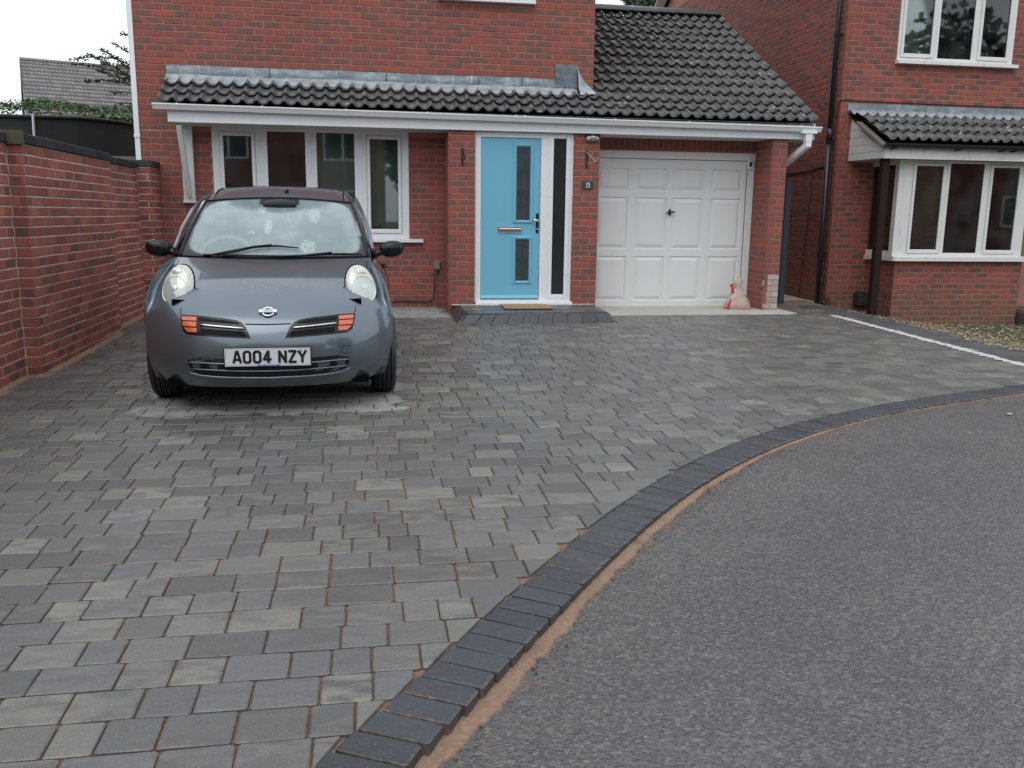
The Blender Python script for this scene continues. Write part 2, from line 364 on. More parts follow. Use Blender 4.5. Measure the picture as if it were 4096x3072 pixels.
class MB:
    """collects shapes in world coordinates, builds ONE object"""
    def __init__(s): s.v = []; s.f = []; s.mi = []; s.u = []
    def add(s, vs, fs, mi=0, uvs=None):
        b = len(s.v); s.v += [Vector(v) for v in vs]; s.f += [tuple(i+b for i in f) for f in fs]; s.mi += [mi]*len(fs)
        s.u += list(uvs) if uvs is not None else [(0, 0)]*len(vs); return s
    def box(s, x0, x1, y0, y1, z0, z1, mi=0, ch=0.0):
        if x0 > x1: x0, x1 = x1, x0
        if y0 > y1: y0, y1 = y1, y0
        if z0 > z1: z0, z1 = z1, z0
        if ch <= 0:
            return s.add([(x0, y0, z0), (x1, y0, z0), (x1, y1, z0), (x0, y1, z0), (x0, y0, z1), (x1, y0, z1), (x1, y1, z1), (x0, y1, z1)],
                  [(0, 3, 2, 1), (4, 5, 6, 7), (0, 1, 5, 4), (1, 2, 6, 5), (2, 3, 7, 6), (3, 0, 4, 7)], mi)
        # front (-y) face chamfered
        c = min(ch, (x1-x0)/2.1, (z1-z0)/2.1)
        return s.add([(x0, y1, z0), (x1, y1, z0), (x1, y1, z1), (x0, y1, z1), (x0, y0+c, z0), (x1, y0+c, z0), (x1, y0+c, z1), (x0, y0+c, z1),
               (x0+c, y0, z0+c), (x1-c, y0, z0+c), (x1-c, y0, z1-c), (x0+c, y0, z1-c)],
              [(0, 3, 2, 1), (0, 1, 5, 4), (1, 2, 6, 5), (2, 3, 7, 6), (3, 0, 4, 7), (4, 5, 9, 8), (5, 6, 10, 9), (6, 7, 11, 10), (7, 4, 8, 11), (8, 9, 10, 11)], mi)
    def tube(s, pts, r, n=8, mi=0, caps=True):
        pts = [Vector(p) for p in pts]; rs = r if isinstance(r, (list, tuple)) else [r]*len(pts)
        rings = []; prev = None
        for i, p in enumerate(pts):
            t = (pts[min(i+1, len(pts)-1)] - pts[max(i-1, 0)])
            if t.length < 1e-9: t = Vector((0, 0, 1))
            t.normalize()
            a = prev if prev is not None else (Vector((0, 0, 1)) if abs(t.z) < 0.9 else Vector((1, 0, 0)))
            a = (a - t*a.dot(t)); a.normalize(); prev = a; b = t.cross(a)
            rings.append([p + (a*math.cos(2*PI*k/n) + b*math.sin(2*PI*k/n))*rs[i] for k in range(n)])
        vs = [v for ri in rings for v in ri]; fs = []
        for i in range(len(rings)-1):
            for k in range(n): fs.append((i*n+k, i*n+(k+1) % n, (i+1)*n+(k+1) % n, (i+1)*n+k))
        if caps: fs.append(tuple(range(n-1, -1, -1))); fs.append(tuple(range((len(rings)-1)*n, len(rings)*n)))
        return s.add(vs, fs, mi)
    def grid(s, rows, mi=0, closed=False):
        n = len(rows[0]); vs = [v for r_ in rows for v in r_]; fs = []
        for i in range(len(rows)-1):
            for k in range(n if closed else n-1): fs.append((i*n+k, i*n+(k+1) % n, (i+1)*n+(k+1) % n, (i+1)*n+k))
        return s.add(vs, fs, mi)
    def prism(s, poly, d, mi=0):
        """poly: list of 3D points, extruded by vector d"""
        n = len(poly); d = Vector(d); P = [Vector(p) for p in poly]
        vs = P + [p+d for p in P]
        fs = [tuple(range(n-1, -1, -1)), tuple(range(n, 2*n))] + [(k, (k+1) % n, n+(k+1) % n, n+k) for k in range(n)]
        return s.add(vs, fs, mi)
    def build(s, name, mats, parent=None, smooth=False, kind=None, pivot=None, uv=False, local=False):
        if local: pv = Vector((0, 0, 0))
        else:
            a = np.array([tuple(v) for v in s.v]); lo, hi = a.min(0), a.max(0)
            pv = Vector(pivot) if pivot is not None else Vector(((lo[0]+hi[0])/2, (lo[1]+hi[1])/2, lo[2]))
        me = mk(name, [v-pv for v in s.v], s.f, mats, s.u if uv else None, smooth)
        if any(s.mi): me.polygons.foreach_set('material_index', s.mi)
        if local:
            o = D.objects.new(name, me); COL.objects.link(o); o.parent = parent; WP[o.name] = wpos(parent)
            if kind: o['kind'] = kind
            return o
        return link(name, me, parent, pv, None, kind)

def G(y, x=0.0): return -0.085 + 0.0205*y                        # driveway and paving level
def px(p):
    """pixel of a world point in the 4096 x 3072 frame and its depth: only used to choose which of many pieces become objects"""
    d = Vector(p)-CAM; z = d.dot(FX)
    if z < 0.1: return None
    f = 4096*cd.lens/36.0
    return 2048+f*d.dot(RX)/z, 1536-f*d.dot(UX)/z, z
def in_view(p, m=30):
    q = px(p); return q is not None and -m < q[0] < 4096+m and -m < q[1] < 3072+m
def behind_car(p):
    q = px(p); return q is not None and 620 < q[0] < 1560 and 800 < q[1] < 1600 and p[1] > -4.5

# ---- bricks
_bm = {}
def brick_shape(L, H, dp=0.05, c=0.004):
    x, z = L/2, H/2
    v = [(-x, dp, -z), (x, dp, -z), (x, dp, z), (-x, dp, z), (-x, c, -z), (x, c, -z), (x, c, z), (-x, c, z),
         (-x+c, 0, -z+c), (x-c, 0, -z+c), (x-c, 0, z-c), (-x+c, 0, z-c)]
    f = [(0, 1, 5, 4), (1, 2, 6, 5), (2, 3, 7, 6), (3, 0, 4, 7), (4, 5, 9, 8), (5, 6, 10, 9), (6, 7, 11, 10), (7, 4, 8, 11), (8, 9, 10, 11)]
    u = [(-1.1, -1.1), (1.1, -1.1), (1.1, 1.1), (-1.1, 1.1), (-1, -1), (1, -1), (1, 1), (-1, 1), (-.94, -.88), (.94, -.88), (.94, .88), (-.94, .88)]
    return v, f, u
def brick_mesh(L, H, kind, dp):
    key = (round(L, 3), round(H, 3), kind, dp)
    if key not in _bm:
        v, f, u = brick_shape(L, H, dp); _bm[key] = mk('brick', v, f, MAT[kind, 'object'], u)
    return _bm[key]
def course_bricks(out, O, rot, ulen, z0, z1, zoff=0.008, holes=(), kind='house', half=0, Lb=0.215, dp=0.05, kindf=None, gauge=0.075, shape=None):
    """stretcher bond on a face: O = world (x, y) of u = 0, rot = rotation about z, the face looks along the rotated -y"""
    J = 0.010; ca, sa = math.cos(rot), math.sin(rot)
    k0 = int(math.floor((z0-zoff)/gauge)); k = k0
    while zoff+k*gauge < z1-0.012:
        a, b = max(z0, zoff+k*gauge+0.005), min(z1, zoff+(k+1)*gauge-0.005)
        if b-a > 0.022:
            s = -((k+half) % 2)*(Lb+J)/2
            while s < ulen:
                iv = [(max(0.0, s+J/2), min(ulen, s+Lb+J/2))]
                for (h0, h1, g0, g1) in holes:
                    if min(b, g1)-max(a, g0) > 0.3*(b-a):
                        nv = []
                        for (p, q) in iv:
                            if h1 <= p or h0 >= q: nv.append((p, q)); continue
                            if h0 > p: nv.append((p, h0-0.004))
                            if h1 < q: nv.append((h1+0.004, q))
                        iv = nv
                for (p, q) in iv:
                    if q-p < 0.028: continue
                    if shape and not shape((p+q)/2, (a+b)/2): continue
                    uc = (p+q)/2; pr = rnd.uniform(-0.0022, 0.0022)
                    pos = Vector((O[0]+ca*uc+sa*pr, O[1]+sa*uc-ca*pr, (a+b)/2))
                    out.append((pos, rot+rnd.uniform(-0.003, 0.003), q-p, b-a, kindf(pos) if kindf else kind, dp))
                s += Lb+J
        k += 1
def place_bricks(lst, parent, limit=300, name='brick', hide=None):
    """the ones that show largest become objects of their own, the rest one mesh"""
    def score(b):
        if not in_view(b[0]) or (hide and hide(b[0])) or behind_car(b[0]): return 1e9
        return (b[0]-CAM).length - 0.5*min(b[2], .2)
    lst = sorted(lst, key=score)
    own = [b for b in lst[:limit] if score(b) < 1e8]; rest = lst[len(own):]
    for (pos, rot, L, H, kind, dp) in own:
        link(name, brick_mesh(L, H, kind, dp), parent, pos, (0, 0, rot))
    by = {}
    for b in rest: by.setdefault(b[4], []).append(b)
    for kind, bl in by.items():
        m = MB()
        for (pos, rot, L, H, kd, dp) in bl:
            v, f, u = brick_shape(L, H, dp); ca, sa = math.cos(rot), math.sin(rot)
            m.add([(pos.x+ca*a-sa*b_, pos.y+sa*a+ca*b_, pos.z+c_) for a, b_, c_ in v], f, 0, u)
        m.build('brickwork', MAT[kind, 'island'], parent, kind='stuff', uv=True)

# ================================================================== GROUND
KC = Vector((5.60, -12.35))
KIN = [[-1.477, -8.774], [-1.412, -8.708], [-1.299, -8.546], [-1.189, -8.401], [-1.07, -8.227], [-0.959, -8.065], [-0.827, -7.893], [-0.711, -7.711], [-0.517, -7.47], [-0.324, -7.218], [-0.081, -6.899], [0.278, -6.533], [0.641, -6.198], [1.056, -5.896], [1.624, -5.533], [2.144, -5.276], [2.544, -5.102], [3.054, -4.922], [3.85, -4.663]]
_th = [math.atan2(y-KC.y, x-KC.x) for x, y in KIN]; _rr = [math.hypot(x-KC.x, y-KC.y) for x, y in KIN]
_o = np.argsort(_th); _th = np.array(_th)[_o]; _rr = np.array(_rr)[_o]
_pf = np.polyfit(_th-2.2, _rr, 4)
def r_in(th): return float(np.polyval(_pf, min(max(th, _th[0]), _th[-1])-2.2))
KW = 0.205
def kpt(th, off=0.0, z=0.0):
    r = r_in(th)+off; x, y = KC.x+r*math.cos(th), KC.y+r*math.sin(th); return Vector((x, y, G(y)+z))
TH0, TH1 = 1.15, 3.02                                           # right end, left end of the kerb

m = MB(); m.add([(-220, -220, -0.62), (220, -220, -0.62), (220, 220, -0.62), (-220, 220, -0.62)], [(0, 1, 2, 3)])
m.build('ground', MAT['soil'], kind='structure')
# higher plot behind the garden wall
m = MB(); m.box(-60, -4.02, -14, 60, -0.5, 0.55); m.build('back_garden', MAT['soil'], kind='structure')

def road_drop(y): return -0.016 - 0.014*min(max(-(y+5.6), 0), 2.6)
rows = []; NTH = 90
for off in (-KW+0.03, -KW-0.05, -KW-0.3, -KW-1.0, -KW-2.2, -KW-4.0, -KW-6.0, -KW-7.5):
    rows.append([])
    for i in range(NTH+1):
        th = TH0-0.5+(TH1+0.35-(TH0-0.5))*i/NTH; p = kpt(th, off); p.z += road_drop(p.y); rows[-1].append(p)
m = MB(); m.grid(rows)
m.build('road', MAT['asphalt'], kind='structure')
m = MB(); m.grid([[Vector((x, y, G(max(y, -14)) - 0.075)) for x in (-60, -14, -6, 0, 5, 12, 60)] for y in (-60, -30, -17, -14, -12, -10.4, -8)])
m.build('carriageway', MAT['asphalt'], kind='structure')

# driveway: sand bed, tumbled pavers in rows, charcoal border on the far side
drive = MB()
NYB = 90
for i in range(NYB):
    ya, yb = 1.2-(13.2/NYB)*(i+1), 1.2-(13.2/NYB)*i; ym = (ya+yb)/2
    xa = -4.2; xb = 4.985
    # the sheet ends under the kerb blocks
    n = 0
    while xb > xa+.1:
        th = math.atan2(ym-KC.y, xb-KC.x)
        if math.hypot(xb-KC.x, ym-KC.y) > r_in(min(max(th, .6), 3.1))-0.07 and th < 3.13 and th > 0: break
        xb -= 0.03
    if xb > xa+.2: drive.add([(xa, ya, G(ya)-.012), (xb, ya, G(ya)-.012), (xb, yb, G(yb)-.012), (xa, yb, G(yb)-.012)], [(0, 1, 2, 3)])
driveway = drive.build('driveway', MAT['joint'], kind='structure')

def clip(poly, n, d):
    """keep n.p <= d"""
    out = []
    for i in range(len(poly)):
        a, b = poly[i], poly[(i+1) % len(poly)]; da, db = n.dot(a)-d, n.dot(b)-d
        if da <= 0: out.append(a)
        if (da < 0 < db) or (db < 0 < da): out.append(a + (b-a)*(da/(da-db)))
    return out
def paver_shape(poly, h=0.03, c=0.0035, cut=0.006, r=rnd):
    """poly: 2D convex outline about its centre; returns verts, faces, uvs of a block with worn arrises, top at z = 0"""
    P = []
    n = len(poly)
    for i in range(n):
        a, b, e = poly[i-1], poly[i], poly[(i+1) % n]
        k = cut*r.uniform(0.6, 1.5)
        for q in (a, e):
            L = (q-b).length
            P.append(b+(q-b)*min(0.3, k/max(L, 1e-4)) + Vector((r.uniform(-.0012, .0012), r.uniform(-.0012, .0012))))
    cx = sum((p.x for p in P))/len(P); cy = sum((p.y for p in P))/len(P); ctr = Vector((cx, cy))
    hx = max(abs(p.x-cx) for p in P); hy = max(abs(p.y-cy) for p in P)
    N = len(P); v = []; u = []
    for p in P: v.append((p.x, p.y, -h)); u.append((1.2, 1.2))
    for p in P:
        v.append((p.x, p.y, -c)); u.append(((p.x-cx)/hx*1.02, (p.y-cy)/hy*1.02))
    for p in P:
        d = ctr-p; q = p+d.normalized()*c*1.7; v.append((q.x, q.y, r.uniform(-.0006, .0006))); u.append(((q.x-cx)/hx, (q.y-cy)/hy))
    f = []
    for i in range(N):
        j = (i+1) % N
        f.append((i, j, N+j, N+i)); f.append((N+i, N+j, 2*N+j, 2*N+i))
    f.append(tuple(range(2*N, 3*N)))
    return v, f, u
ROWP = 0.153
LENS = [0.122, 0.150, 0.150, 0.192, 0.192, 0.235]
_pm = {}
def paver_variant(L, k, kind):
    key = (L, k, kind)
    if key not in _pm:
        rr = random.Random(hash(key) & 0xffff); a, b = (L-0.006)/2, (ROWP-0.006)/2
        v, f, u = paver_shape([Vector((-a, -b)), Vector((a, -b)), Vector((a, b)), Vector((-a, b))], r=rr)
        _pm[key] = mk('paver', v, f, MAT[kind, 'object'], u)
    return _pm[key]
step_zone = lambda x, y: -0.30 < x < 1.50 and y > -0.98
pavers = []
row = 0; y = -0.02
tilt = math.atan(0.0205)
rp = random.Random(5)
y = 0.44
while y > -10.6:
    # the row runs along the house front
    x = -4.0 + rp.uniform(-0.2, 0.0); ycen = y
    while x < 5.0:
        L = rp.choice(LENS); xc = x+L/2; x += L
        if xc < (-3.80 if ycen > -3.70 else -3.92): continue
        if ycen > -0.02 and xc > -0.34 and xc < 3.99: continue
        if step_zone(xc, ycen): continue
        if xc > 1.5 and xc < 3.99 and ycen > -0.40: continue
        kind = 'border' if xc > 4.52 else 'paver'
        if xc > 4.98: continue
        th = math.atan2(ycen-KC.y, xc-KC.x); rad = math.hypot(xc-KC.x, ycen-KC.y)
        if th < 0.6 or th > 3.12: continue
        lim = r_in(th)+0.006
        if rad < lim-0.11: continue
        a, b = (L-0.006)/2, (ROWP-0.006)/2
        poly = [Vector((-a, -b)), Vector((a, -b)), Vector((a, b)), Vector((-a, b))]
        cut = rad < lim+0.17
        if cut:
            nrm = Vector((math.cos(th), math.sin(th)))
            poly = clip(poly, -nrm, (rad-lim))
            if len(poly) < 3: continue
            ar = abs(sum(poly[i].x*poly[(i+1) % len(poly)].y-poly[(i+1) % len(poly)].x*poly[i].y for i in range(len(poly))))/2
            if ar < 0.0025: continue
            full = len(poly) == 4 and ar > 0.97*4*a*b
            cut = not full
        pavers.append((Vector((xc, ycen, G(ycen)+rp.uniform(-.0015, .0015))), L, kind, poly if cut else None))
    y -= ROWP; row += 1
def pv_score(t):
    if not in_view(t[0], 60): return 1e9
    return (t[0]-CAM).length
pavers.sort(key=pv_score)
own = 0; joined = {}
for (pos, L, kind, poly) in pavers:
    if own < 300 and pv_score((pos,)) < 1e8:
        own += 1
        rz = rnd.uniform(-.006, .006); rot = (tilt+rnd.uniform(-.006, .006), rnd.uniform(-.006, .006), rz)
        if poly is None: link('paver', paver_variant(L, rnd.randrange(6), kind), driveway, pos, rot)
        else:
            v, f, u = paver_shape(poly, cut=0.004); link('paver', mk('paver', v, f, MAT[kind, 'object'], u), driveway, pos, rot)
    else: joined.setdefault(kind, []).append((pos, L, poly))
for kind, lst in joined.items():
    m = MB()
    for (pos, L, poly) in lst:
        a, b = (L-0.006)/2, (ROWP-0.006)/2
        v, f, u = paver_shape(poly or [Vector((-a, -b)), Vector((a, -b)), Vector((a, b)), Vector((-a, b))], cut=0.009 if poly is None else .004)
        tz = rnd.uniform(-.006, .006); ty = rnd.uniform(-.006, .006)
        m.add([(pos.x+p[0], pos.y+p[1], pos.z+p[2]+(0.0205+ty)*p[1]+tz*p[0]) for p in v], f, 0, u)
    m.build('paving', MAT[kind, 'island'], driveway, kind='stuff', uv=True)

# charcoal kerb on the curve: blocks laid end-on, the road 1-5 cm lower
kb = MB(); kb.grid([[kpt(TH0+(TH1-TH0)*i/80, -0.004, -0.016) for i in range(81)], [kpt(TH0+(TH1-TH0)*i/80, -KW+0.012, -0.016) for i in range(81)], [kpt(TH0+(TH1-TH0)*i/80, -KW+0.012, -0.09) for i in range(81)]])
kerb = kb.build('kerb', MAT['joint'], kind='structure')
_km = {}
def kerb_variant(k):
    if k not in _km:
        rr = random.Random(100+k); a, b = 0.100, 0.0475
        v, f, u = paver_shape([Vector((-a, -b)), Vector((a, -b)), Vector((a, b)), Vector((-a, b))], h=0.065, c=0.005, cut=0.004, r=rr)
        _km[k] = mk('kerb_block', v, f, MAT['kerb', 'object'], u)
    return _km[k]
th = TH1; n = 0
while th > TH0:
    p = kpt(th, -KW/2+0.0005, 0.002)
    vis = in_view(p, 150)
    link('kerb_block', kerb_variant(n % 7), kerb, p, (tilt+rnd.uniform(-.012, .012), rnd.uniform(-.01, .01), th+rnd.uniform(-.012, .012)))
    th -= (0.1005+rnd.uniform(-.0012, .0012))/(r_in(th)-KW/2); n += 1

# bedding sand left in the gap between kerb and tarmac, with crumbs of tarmac
rs_ = random.Random(9); a_, b_, c_, d_ = [], [], [], []
NS = 420
wn = [0.5]*5
for i in range(NS+1):
    th = TH0+(TH1-TH0)*i/NS; p0 = kpt(th); near = min(max((-5.3-p0.y)/3.0, 0), 1)
    wn = wn[1:]+[rs_.random()]
    wd = (0.010+0.034*near)*(0.25+1.5*sum(wn)/5) + 0.018*near*rs_.random()
    dz = road_drop(p0.y)
    a_.append(kpt(th, -KW+0.010, dz+0.012*near+0.008)); b_.append(kpt(th, -KW-wd*0.45, dz+0.010*near+0.006+rs_.uniform(-.002, .003)))
    c_.append(kpt(th, -KW-wd*0.85, dz+0.005+rs_.uniform(-.001, .002))); d_.append(kpt(th, -KW-wd*1.05, dz-0.010))
m = MB(); m.grid([a_, b_, c_, d_]); m.build('sand', MAT['sand'], kind='stuff')
m = MB()
for i in range(1500):
    th = 2.20+(TH1-2.26)*rs_.random()**1.2; off = -KW-0.004-abs(rs_.gauss(0, 0.050)); p = kpt(th, off); p.z += road_drop(p.y)+0.004+max(0, 0.012+off+KW)*.5
    s = rs_.uniform(0.0015, 0.0055)*(1.8 if rs_.random() < .06 else 1)
    vv = [(p.x+s*rs_.uniform(.5, 1)*dx, p.y+s*rs_.uniform(.5, 1)*dy, p.z+s*rs_.uniform(.4, .9)*dz) for dx, dy, dz in ((1, 0, 0), (0, 1, 0), (-1, 0, 0), (0, -1, 0), (0, 0, 1), (0, 0, -1))]
    m.add(vv, [(0, 1, 4), (1, 2, 4), (2, 3, 4), (3, 0, 4), (1, 0, 5), (2, 1, 5), (3, 2, 5), (0, 3, 5)])
m.build('grit', MAT['asphalt'], kind='stuff')

# pale cement smear along the border of the pavers
NL = 130; L_, R_ = [], []
for i in range(NL+1):
    t = i/NL; yy = -0.50-3.95*t; xc = 4.475-0.035*t
    wl = 0.055+0.018*math.sin(i*1.9)+rnd.uniform(-.022, .022); wr = 0.055+rnd.uniform(-.022, .022)
    if i < 4: wl *= i/4; wr *= i/4
    L_.append(Vector((xc-wl, yy+rnd.uniform(-.01, .01), G(yy)+0.0045))); R_.append(Vector((xc+wr, yy+rnd.uniform(-.01, .01), G(yy)+0.0045)))
m = MB(); m.grid([L_, R_]); m.build('cement_line', MAT['chalk'], kind='structure')

# concrete threshold in front of the garage and under its door
m = MB()
fr_ = [Vector((1.46+2.62*i/40, -0.42+0.05*(i/40.)+rnd.uniform(-.012, .012), 0)) for i in range(41)]
top = [Vector((p.x, p.y, -0.0835)) for p in fr_]; bk = [Vector((p.x, 0.62, -0.077)) for p in fr_]; lo = [Vector((p.x, p.y-0.012, -0.11)) for p in fr_]
m.grid([lo, top, bk]); m.build('threshold', MAT['concrete'], kind='structure')

# passage beside the garage and gravel bed in front of the next house
m = MB(); m.grid([[Vector((x, yy, G(yy)-0.05)) for x in (3.9, 5.3)] for yy in (1.2, 4, 12)]); m.build('side_path', MAT['concrete'], kind='structure')
def gz(x, yy): return G(yy)-0.05-0.13*min(max(x-4.98, 0), 1.6)
m = MB(); m.grid([[Vector((x, yy, gz(x, yy)-0.02)) for x in (4.97, 5.2, 5.6, 6.0, 6.6, 8, 14)] for yy in (-6, -4, -2, 0, 1.3)]); m.build('gravel_bed', MAT['soil'], kind='structure')
m = MB(); rg = random.Random(21)
for i in range(7500):
    x = 4.99+5.2*rg.random()**1.25; yy = -4.4+5.4*rg.random()
    if yy > 0.33 and 5.84 < x < 7.85: continue
    s = rg.uniform(0.010, 0.026); z = gz(x, yy)+rg.uniform(-.012, .014)
    ca, sa = math.cos(i*2.4), math.sin(i*2.4); ex = rg.uniform(.5, 1)
    pts = []
    for dx, dy, dz in ((1, 0, 0), (0, ex, 0), (-1, 0, 0), (0, -ex, 0), (.2, .1, .55), (0, 0, -.5)):
        a, b = dx*s*rg.uniform(.75, 1.1), dy*s*rg.uniform(.75, 1.1); pts.append((x+a*ca-b*sa, yy+a*sa+b*ca, z+dz*s))
    m.add(pts, [(0, 1, 4), (1, 2, 4), (2, 3, 4), (3, 0, 4), (1, 0, 5), (2, 1, 5), (3, 2, 5), (0, 3, 5)])
m.build('gravel', MAT['gravel'], kind='stuff')

# ================================================================== OUR HOUSE
YW = 0.48                                                       # main front wall; porch piers stand at Y = 0
house = thing('brick_house', 'red brick house with blue front door, white garage door and tiled lean-to roof', 'house', (-1.2, 0.48, -0.1))
HC = []                                                         # all its bricks
Q = PI/2
wm = MB()
MO = 0.005
# shell: main block, then the parts of the front, mortar-coloured, holes left open
def slab(x0, x1, z0, z1, y0=YW+MO, y1=0.62): wm.box(x0, x1, y0, y1, z0, z1)
WX0, WX1, WZ0, WZ1 = -3.13, -0.79, 0.79, 2.105                   # front window opening
slab(-3.94, WX0, -0.3, 5.3); slab(WX0, WX1, -0.3, WZ0); slab(WX0, 1.54, WZ1, 3.65)
slab(WX1, -0.34, -0.3, WZ1)
slab(WX0, -0.37, 3.65, 5.3); slab(0.745, 1.54, 3.65, 5.3)
slab(-0.37, 0.745, 4.9, 5.3)
wm.box(-3.94, -3.80, 0.62, 8.0, -0.3, 5.3); wm.box(1.40, 1.535, 0.62, 8.0, -0.3, 5.3); wm.box(-3.94, 1.535, 7.9, 8.0, -0.3, 5.3)
# porch piers and garage walls
wm.box(-0.335, -0.02, MO, 0.47, -0.3, 2.09); wm.box(1.211, 1.52, MO, 0.62, -0.3, 2.09)
wm.box(3.784, 3.980, MO, 6.6, -0.3, 2.09)
wm.box(1.525, 3.784, YW+MO, 0.62, 1.945, 2.12)
wall = wm.build('wall', MAT['mortar_red'], house)
def pal(p): return 'pale' if (p.x > 3.7 and p.z < 0.33-0.05*math.sin(p.x*40)) else 'house'
course_bricks(HC, (-3.94, YW), 0, 5.48, -0.16, 5.2, holes=[(WX0+3.94, WX1+3.94, WZ0, WZ1), (-0.37+3.94, 0.745+3.94, 3.64, 4.95), (3.60, 9, -1, 2.6), (0.0, 9, 2.05, 2.70)], half=0)
course_bricks(HC, (-3.94, YW), 0, 0.42, 2.05, 2.70, half=0)
course_bricks(HC, (-3.52, YW), 0, 5.06, 2.62, 2.70, half=1)
course_bricks(HC, (-0.341, 0.0), 0, 0.325, -0.13, 2.085, half=1)
course_bricks(HC, (-0.341, YW), -Q, 0.48, -0.13, 2.085, half=0)
course_bricks(HC, (1.206, 0.0), 0, 0.319, -0.13, 2.085, half=0)
course_bricks(HC, (3.779, 0.0), 0, 0.206, -0.13, 2.085, half=0, kindf=pal)
course_bricks(HC, (3.779, 0.55), -Q, 0.55, -0.13, 2.085, half=1)
# soldier course over the garage door: bricks on end
x = 1.53
while x < 3.77:
    HC.append((Vector((x+0.034, YW+rnd.uniform(-.001, .001), 2.02)), 0.0, 0.065, 0.142, 'house', 0.05)); x += 0.075
place_bricks(HC, wall, 300)

# ---- roof: lean-to over the front, running on into the garage roof
SL = 0.565; SA = math.atan(SL); TW = 0.3035
Y0R, Z0R = -0.14, 2.272
def rz(yy): return Z0R+SL*(yy-Y0R)
rm = MB()
rm.add([(-3.57, -0.06, rz(-0.06)-0.05), (4.28, -0.06, rz(-0.06)-0.05), (4.28, YW, rz(YW)-0.05), (-3.57, YW, rz(YW)-0.05)], [(0, 1, 2, 3)])
rm.add([(1.54, YW, rz(YW)-0.05), (4.28, YW, rz(YW)-0.05), (4.28, 3.38, rz(3.38)-0.05), (1.54, 3.38, rz(3.38)-0.05)], [(0, 1, 2, 3)])
rm.add([(1.54, 3.38, rz(3.38)-0.05), (4.28, 3.38, rz(3.38)-0.05), (4.28, 6.9, 2.25), (1.54, 6.9, 2.25)], [(0, 1, 2, 3)])
rm.add([(4.28, -0.06, rz(-.06)-.05), (4.28, 3.38, rz(3.38)-.05), (4.28, 6.9, 2.25), (4.28, 6.9, 2.15), (4.28, -.06, 2.15)], [(0, 1, 2, 3, 4)])
roof = rm.build('roof', MAT['black'], house)
def wave(t):
    """cross profile of a pantile, one roll per unit"""
    s = 0.5+0.5*math.cos(2*PI*t); return 0.046*(s**1.55)
def tile_shape(width, rolls, length, nseg=8, th=0.013, amp=1.0):
    N = rolls*nseg; v = []; f = []; u = []
    for (yy, zo, kk) in ((0.0, 0.0, 0), (length, -0.022, 0), (0.003, -th, 1)):
        for i in range(N+1):
            t = i/nseg; z = wave(t+0.06*math.sin(2*PI*t))*amp
            v.append((width*i/N-width/2, yy, z+zo)); u.append((0, 0))
    n = N+1
    for i in range(N):
        f.append((i, i+1, n+i+1, n+i)); f.append((2*n+i, 2*n+i+1, i+1, i))
    f.append((0, n, 2*n)); f.append((N, 2*n+N, n+N))
    return v, f, u
_tm = {}
def tile_mesh(width, rolls, length, kind, nseg=8, smooth=True):
    key = (round(width, 4), rolls, round(length, 3), kind)
    if key not in _tm:
        v, f, u = tile_shape(width, rolls, length, nseg); me = mk('roof_tile', v, f, MAT[kind, 'object'], u)
        n = rolls*nseg
        me.polygons.foreach_set('use_smooth', [(i % 2 == 0 and i < 2*n) for i in range(len(me.polygons))]); me.update(); _tm[key] = me
    return _tm[key]
RY = [-0.14, 0.065, 0.270, 0.535, 0.81, 1.08, 1.37, 1.66, 1.95, 2.24, 2.52, 2.80, 3.07, 3.33]
X0T = -3.587
for i in range(len(RY)-1):
    gap = (RY[i+1]-RY[i])/math.cos(SA); ln = round(gap+0.06, 2)
    for c in range(26):
        xc = X0T+TW*(c+0.5)
        if i >= 3 and xc < 1.45: continue
        jz = rnd.uniform(-.003, .003)
        link('roof_tile', tile_mesh(TW, 2, ln, 'tile'), roof, (xc, RY[i]+rnd.uniform(-.006, .006), rz(RY[i])+0.034+jz), (SA-0.030, rnd.uniform(-.006, .006), rnd.uniform(-.006, .006)))
# mossy half-round ridge
for c in range(8):
    m = MB(); xa, xb = 1.54+c*0.345, 1.54+(c+1)*0.345+0.004
    xb = min(xb, 4.30); ring = []
    for xx in (xa, xb):
        ring.append([Vector((xx, 3.36+0.135*math.cos(a), rz(3.36)+0.005+0.105*math.sin(a)+rnd.uniform(-.004, .004))) for a in [PI*k/10-0.1 for k in range(11)]])
    m.grid([[p for p in ring[0]], [p for p in ring[1]]])
    m.add(ring[0], [tuple(range(11))]); m.add(ring[1], [tuple(range(10, -1, -1))])
    m.build('ridge_tile', MAT['tile', 'object'], roof)
m = MB(); rmz = random.Random(4)
for i in range(260):                                             # moss cushions along the ridge and in the laps
    if rmz.random() < .72: p = Vector((rmz.uniform(1.6, 4.25), 3.24+rmz.uniform(-.05, .05), 0)); p.z = rz(p.y)+0.075+rmz.uniform(-.01, .015)
    else:
        k = rmz.randrange(3, 13); p = Vector((rmz.uniform(1.7, 4.2), RY[k]+rmz.uniform(-.02, .01), 0)); p.z = rz(p.y)+0.018
    s = rmz.uniform(.010, .026)
    vs = [(p.x+s*math.cos(a)*rmz.uniform(.8, 1.6), p.y+s*math.sin(a), p.z+dz*s*.5) for dz in (0,) for a in [PI*q/3 for q in range(6)]]+[(p.x, p.y, p.z+s*.6)]
    m.add(vs, [(q, (q+1) % 6, 6) for q in range(6)])
m.build('moss', plain('moss', (0.035, 0.034, 0.018), 0.95, var=.4, scale=20), roof, kind='stuff')

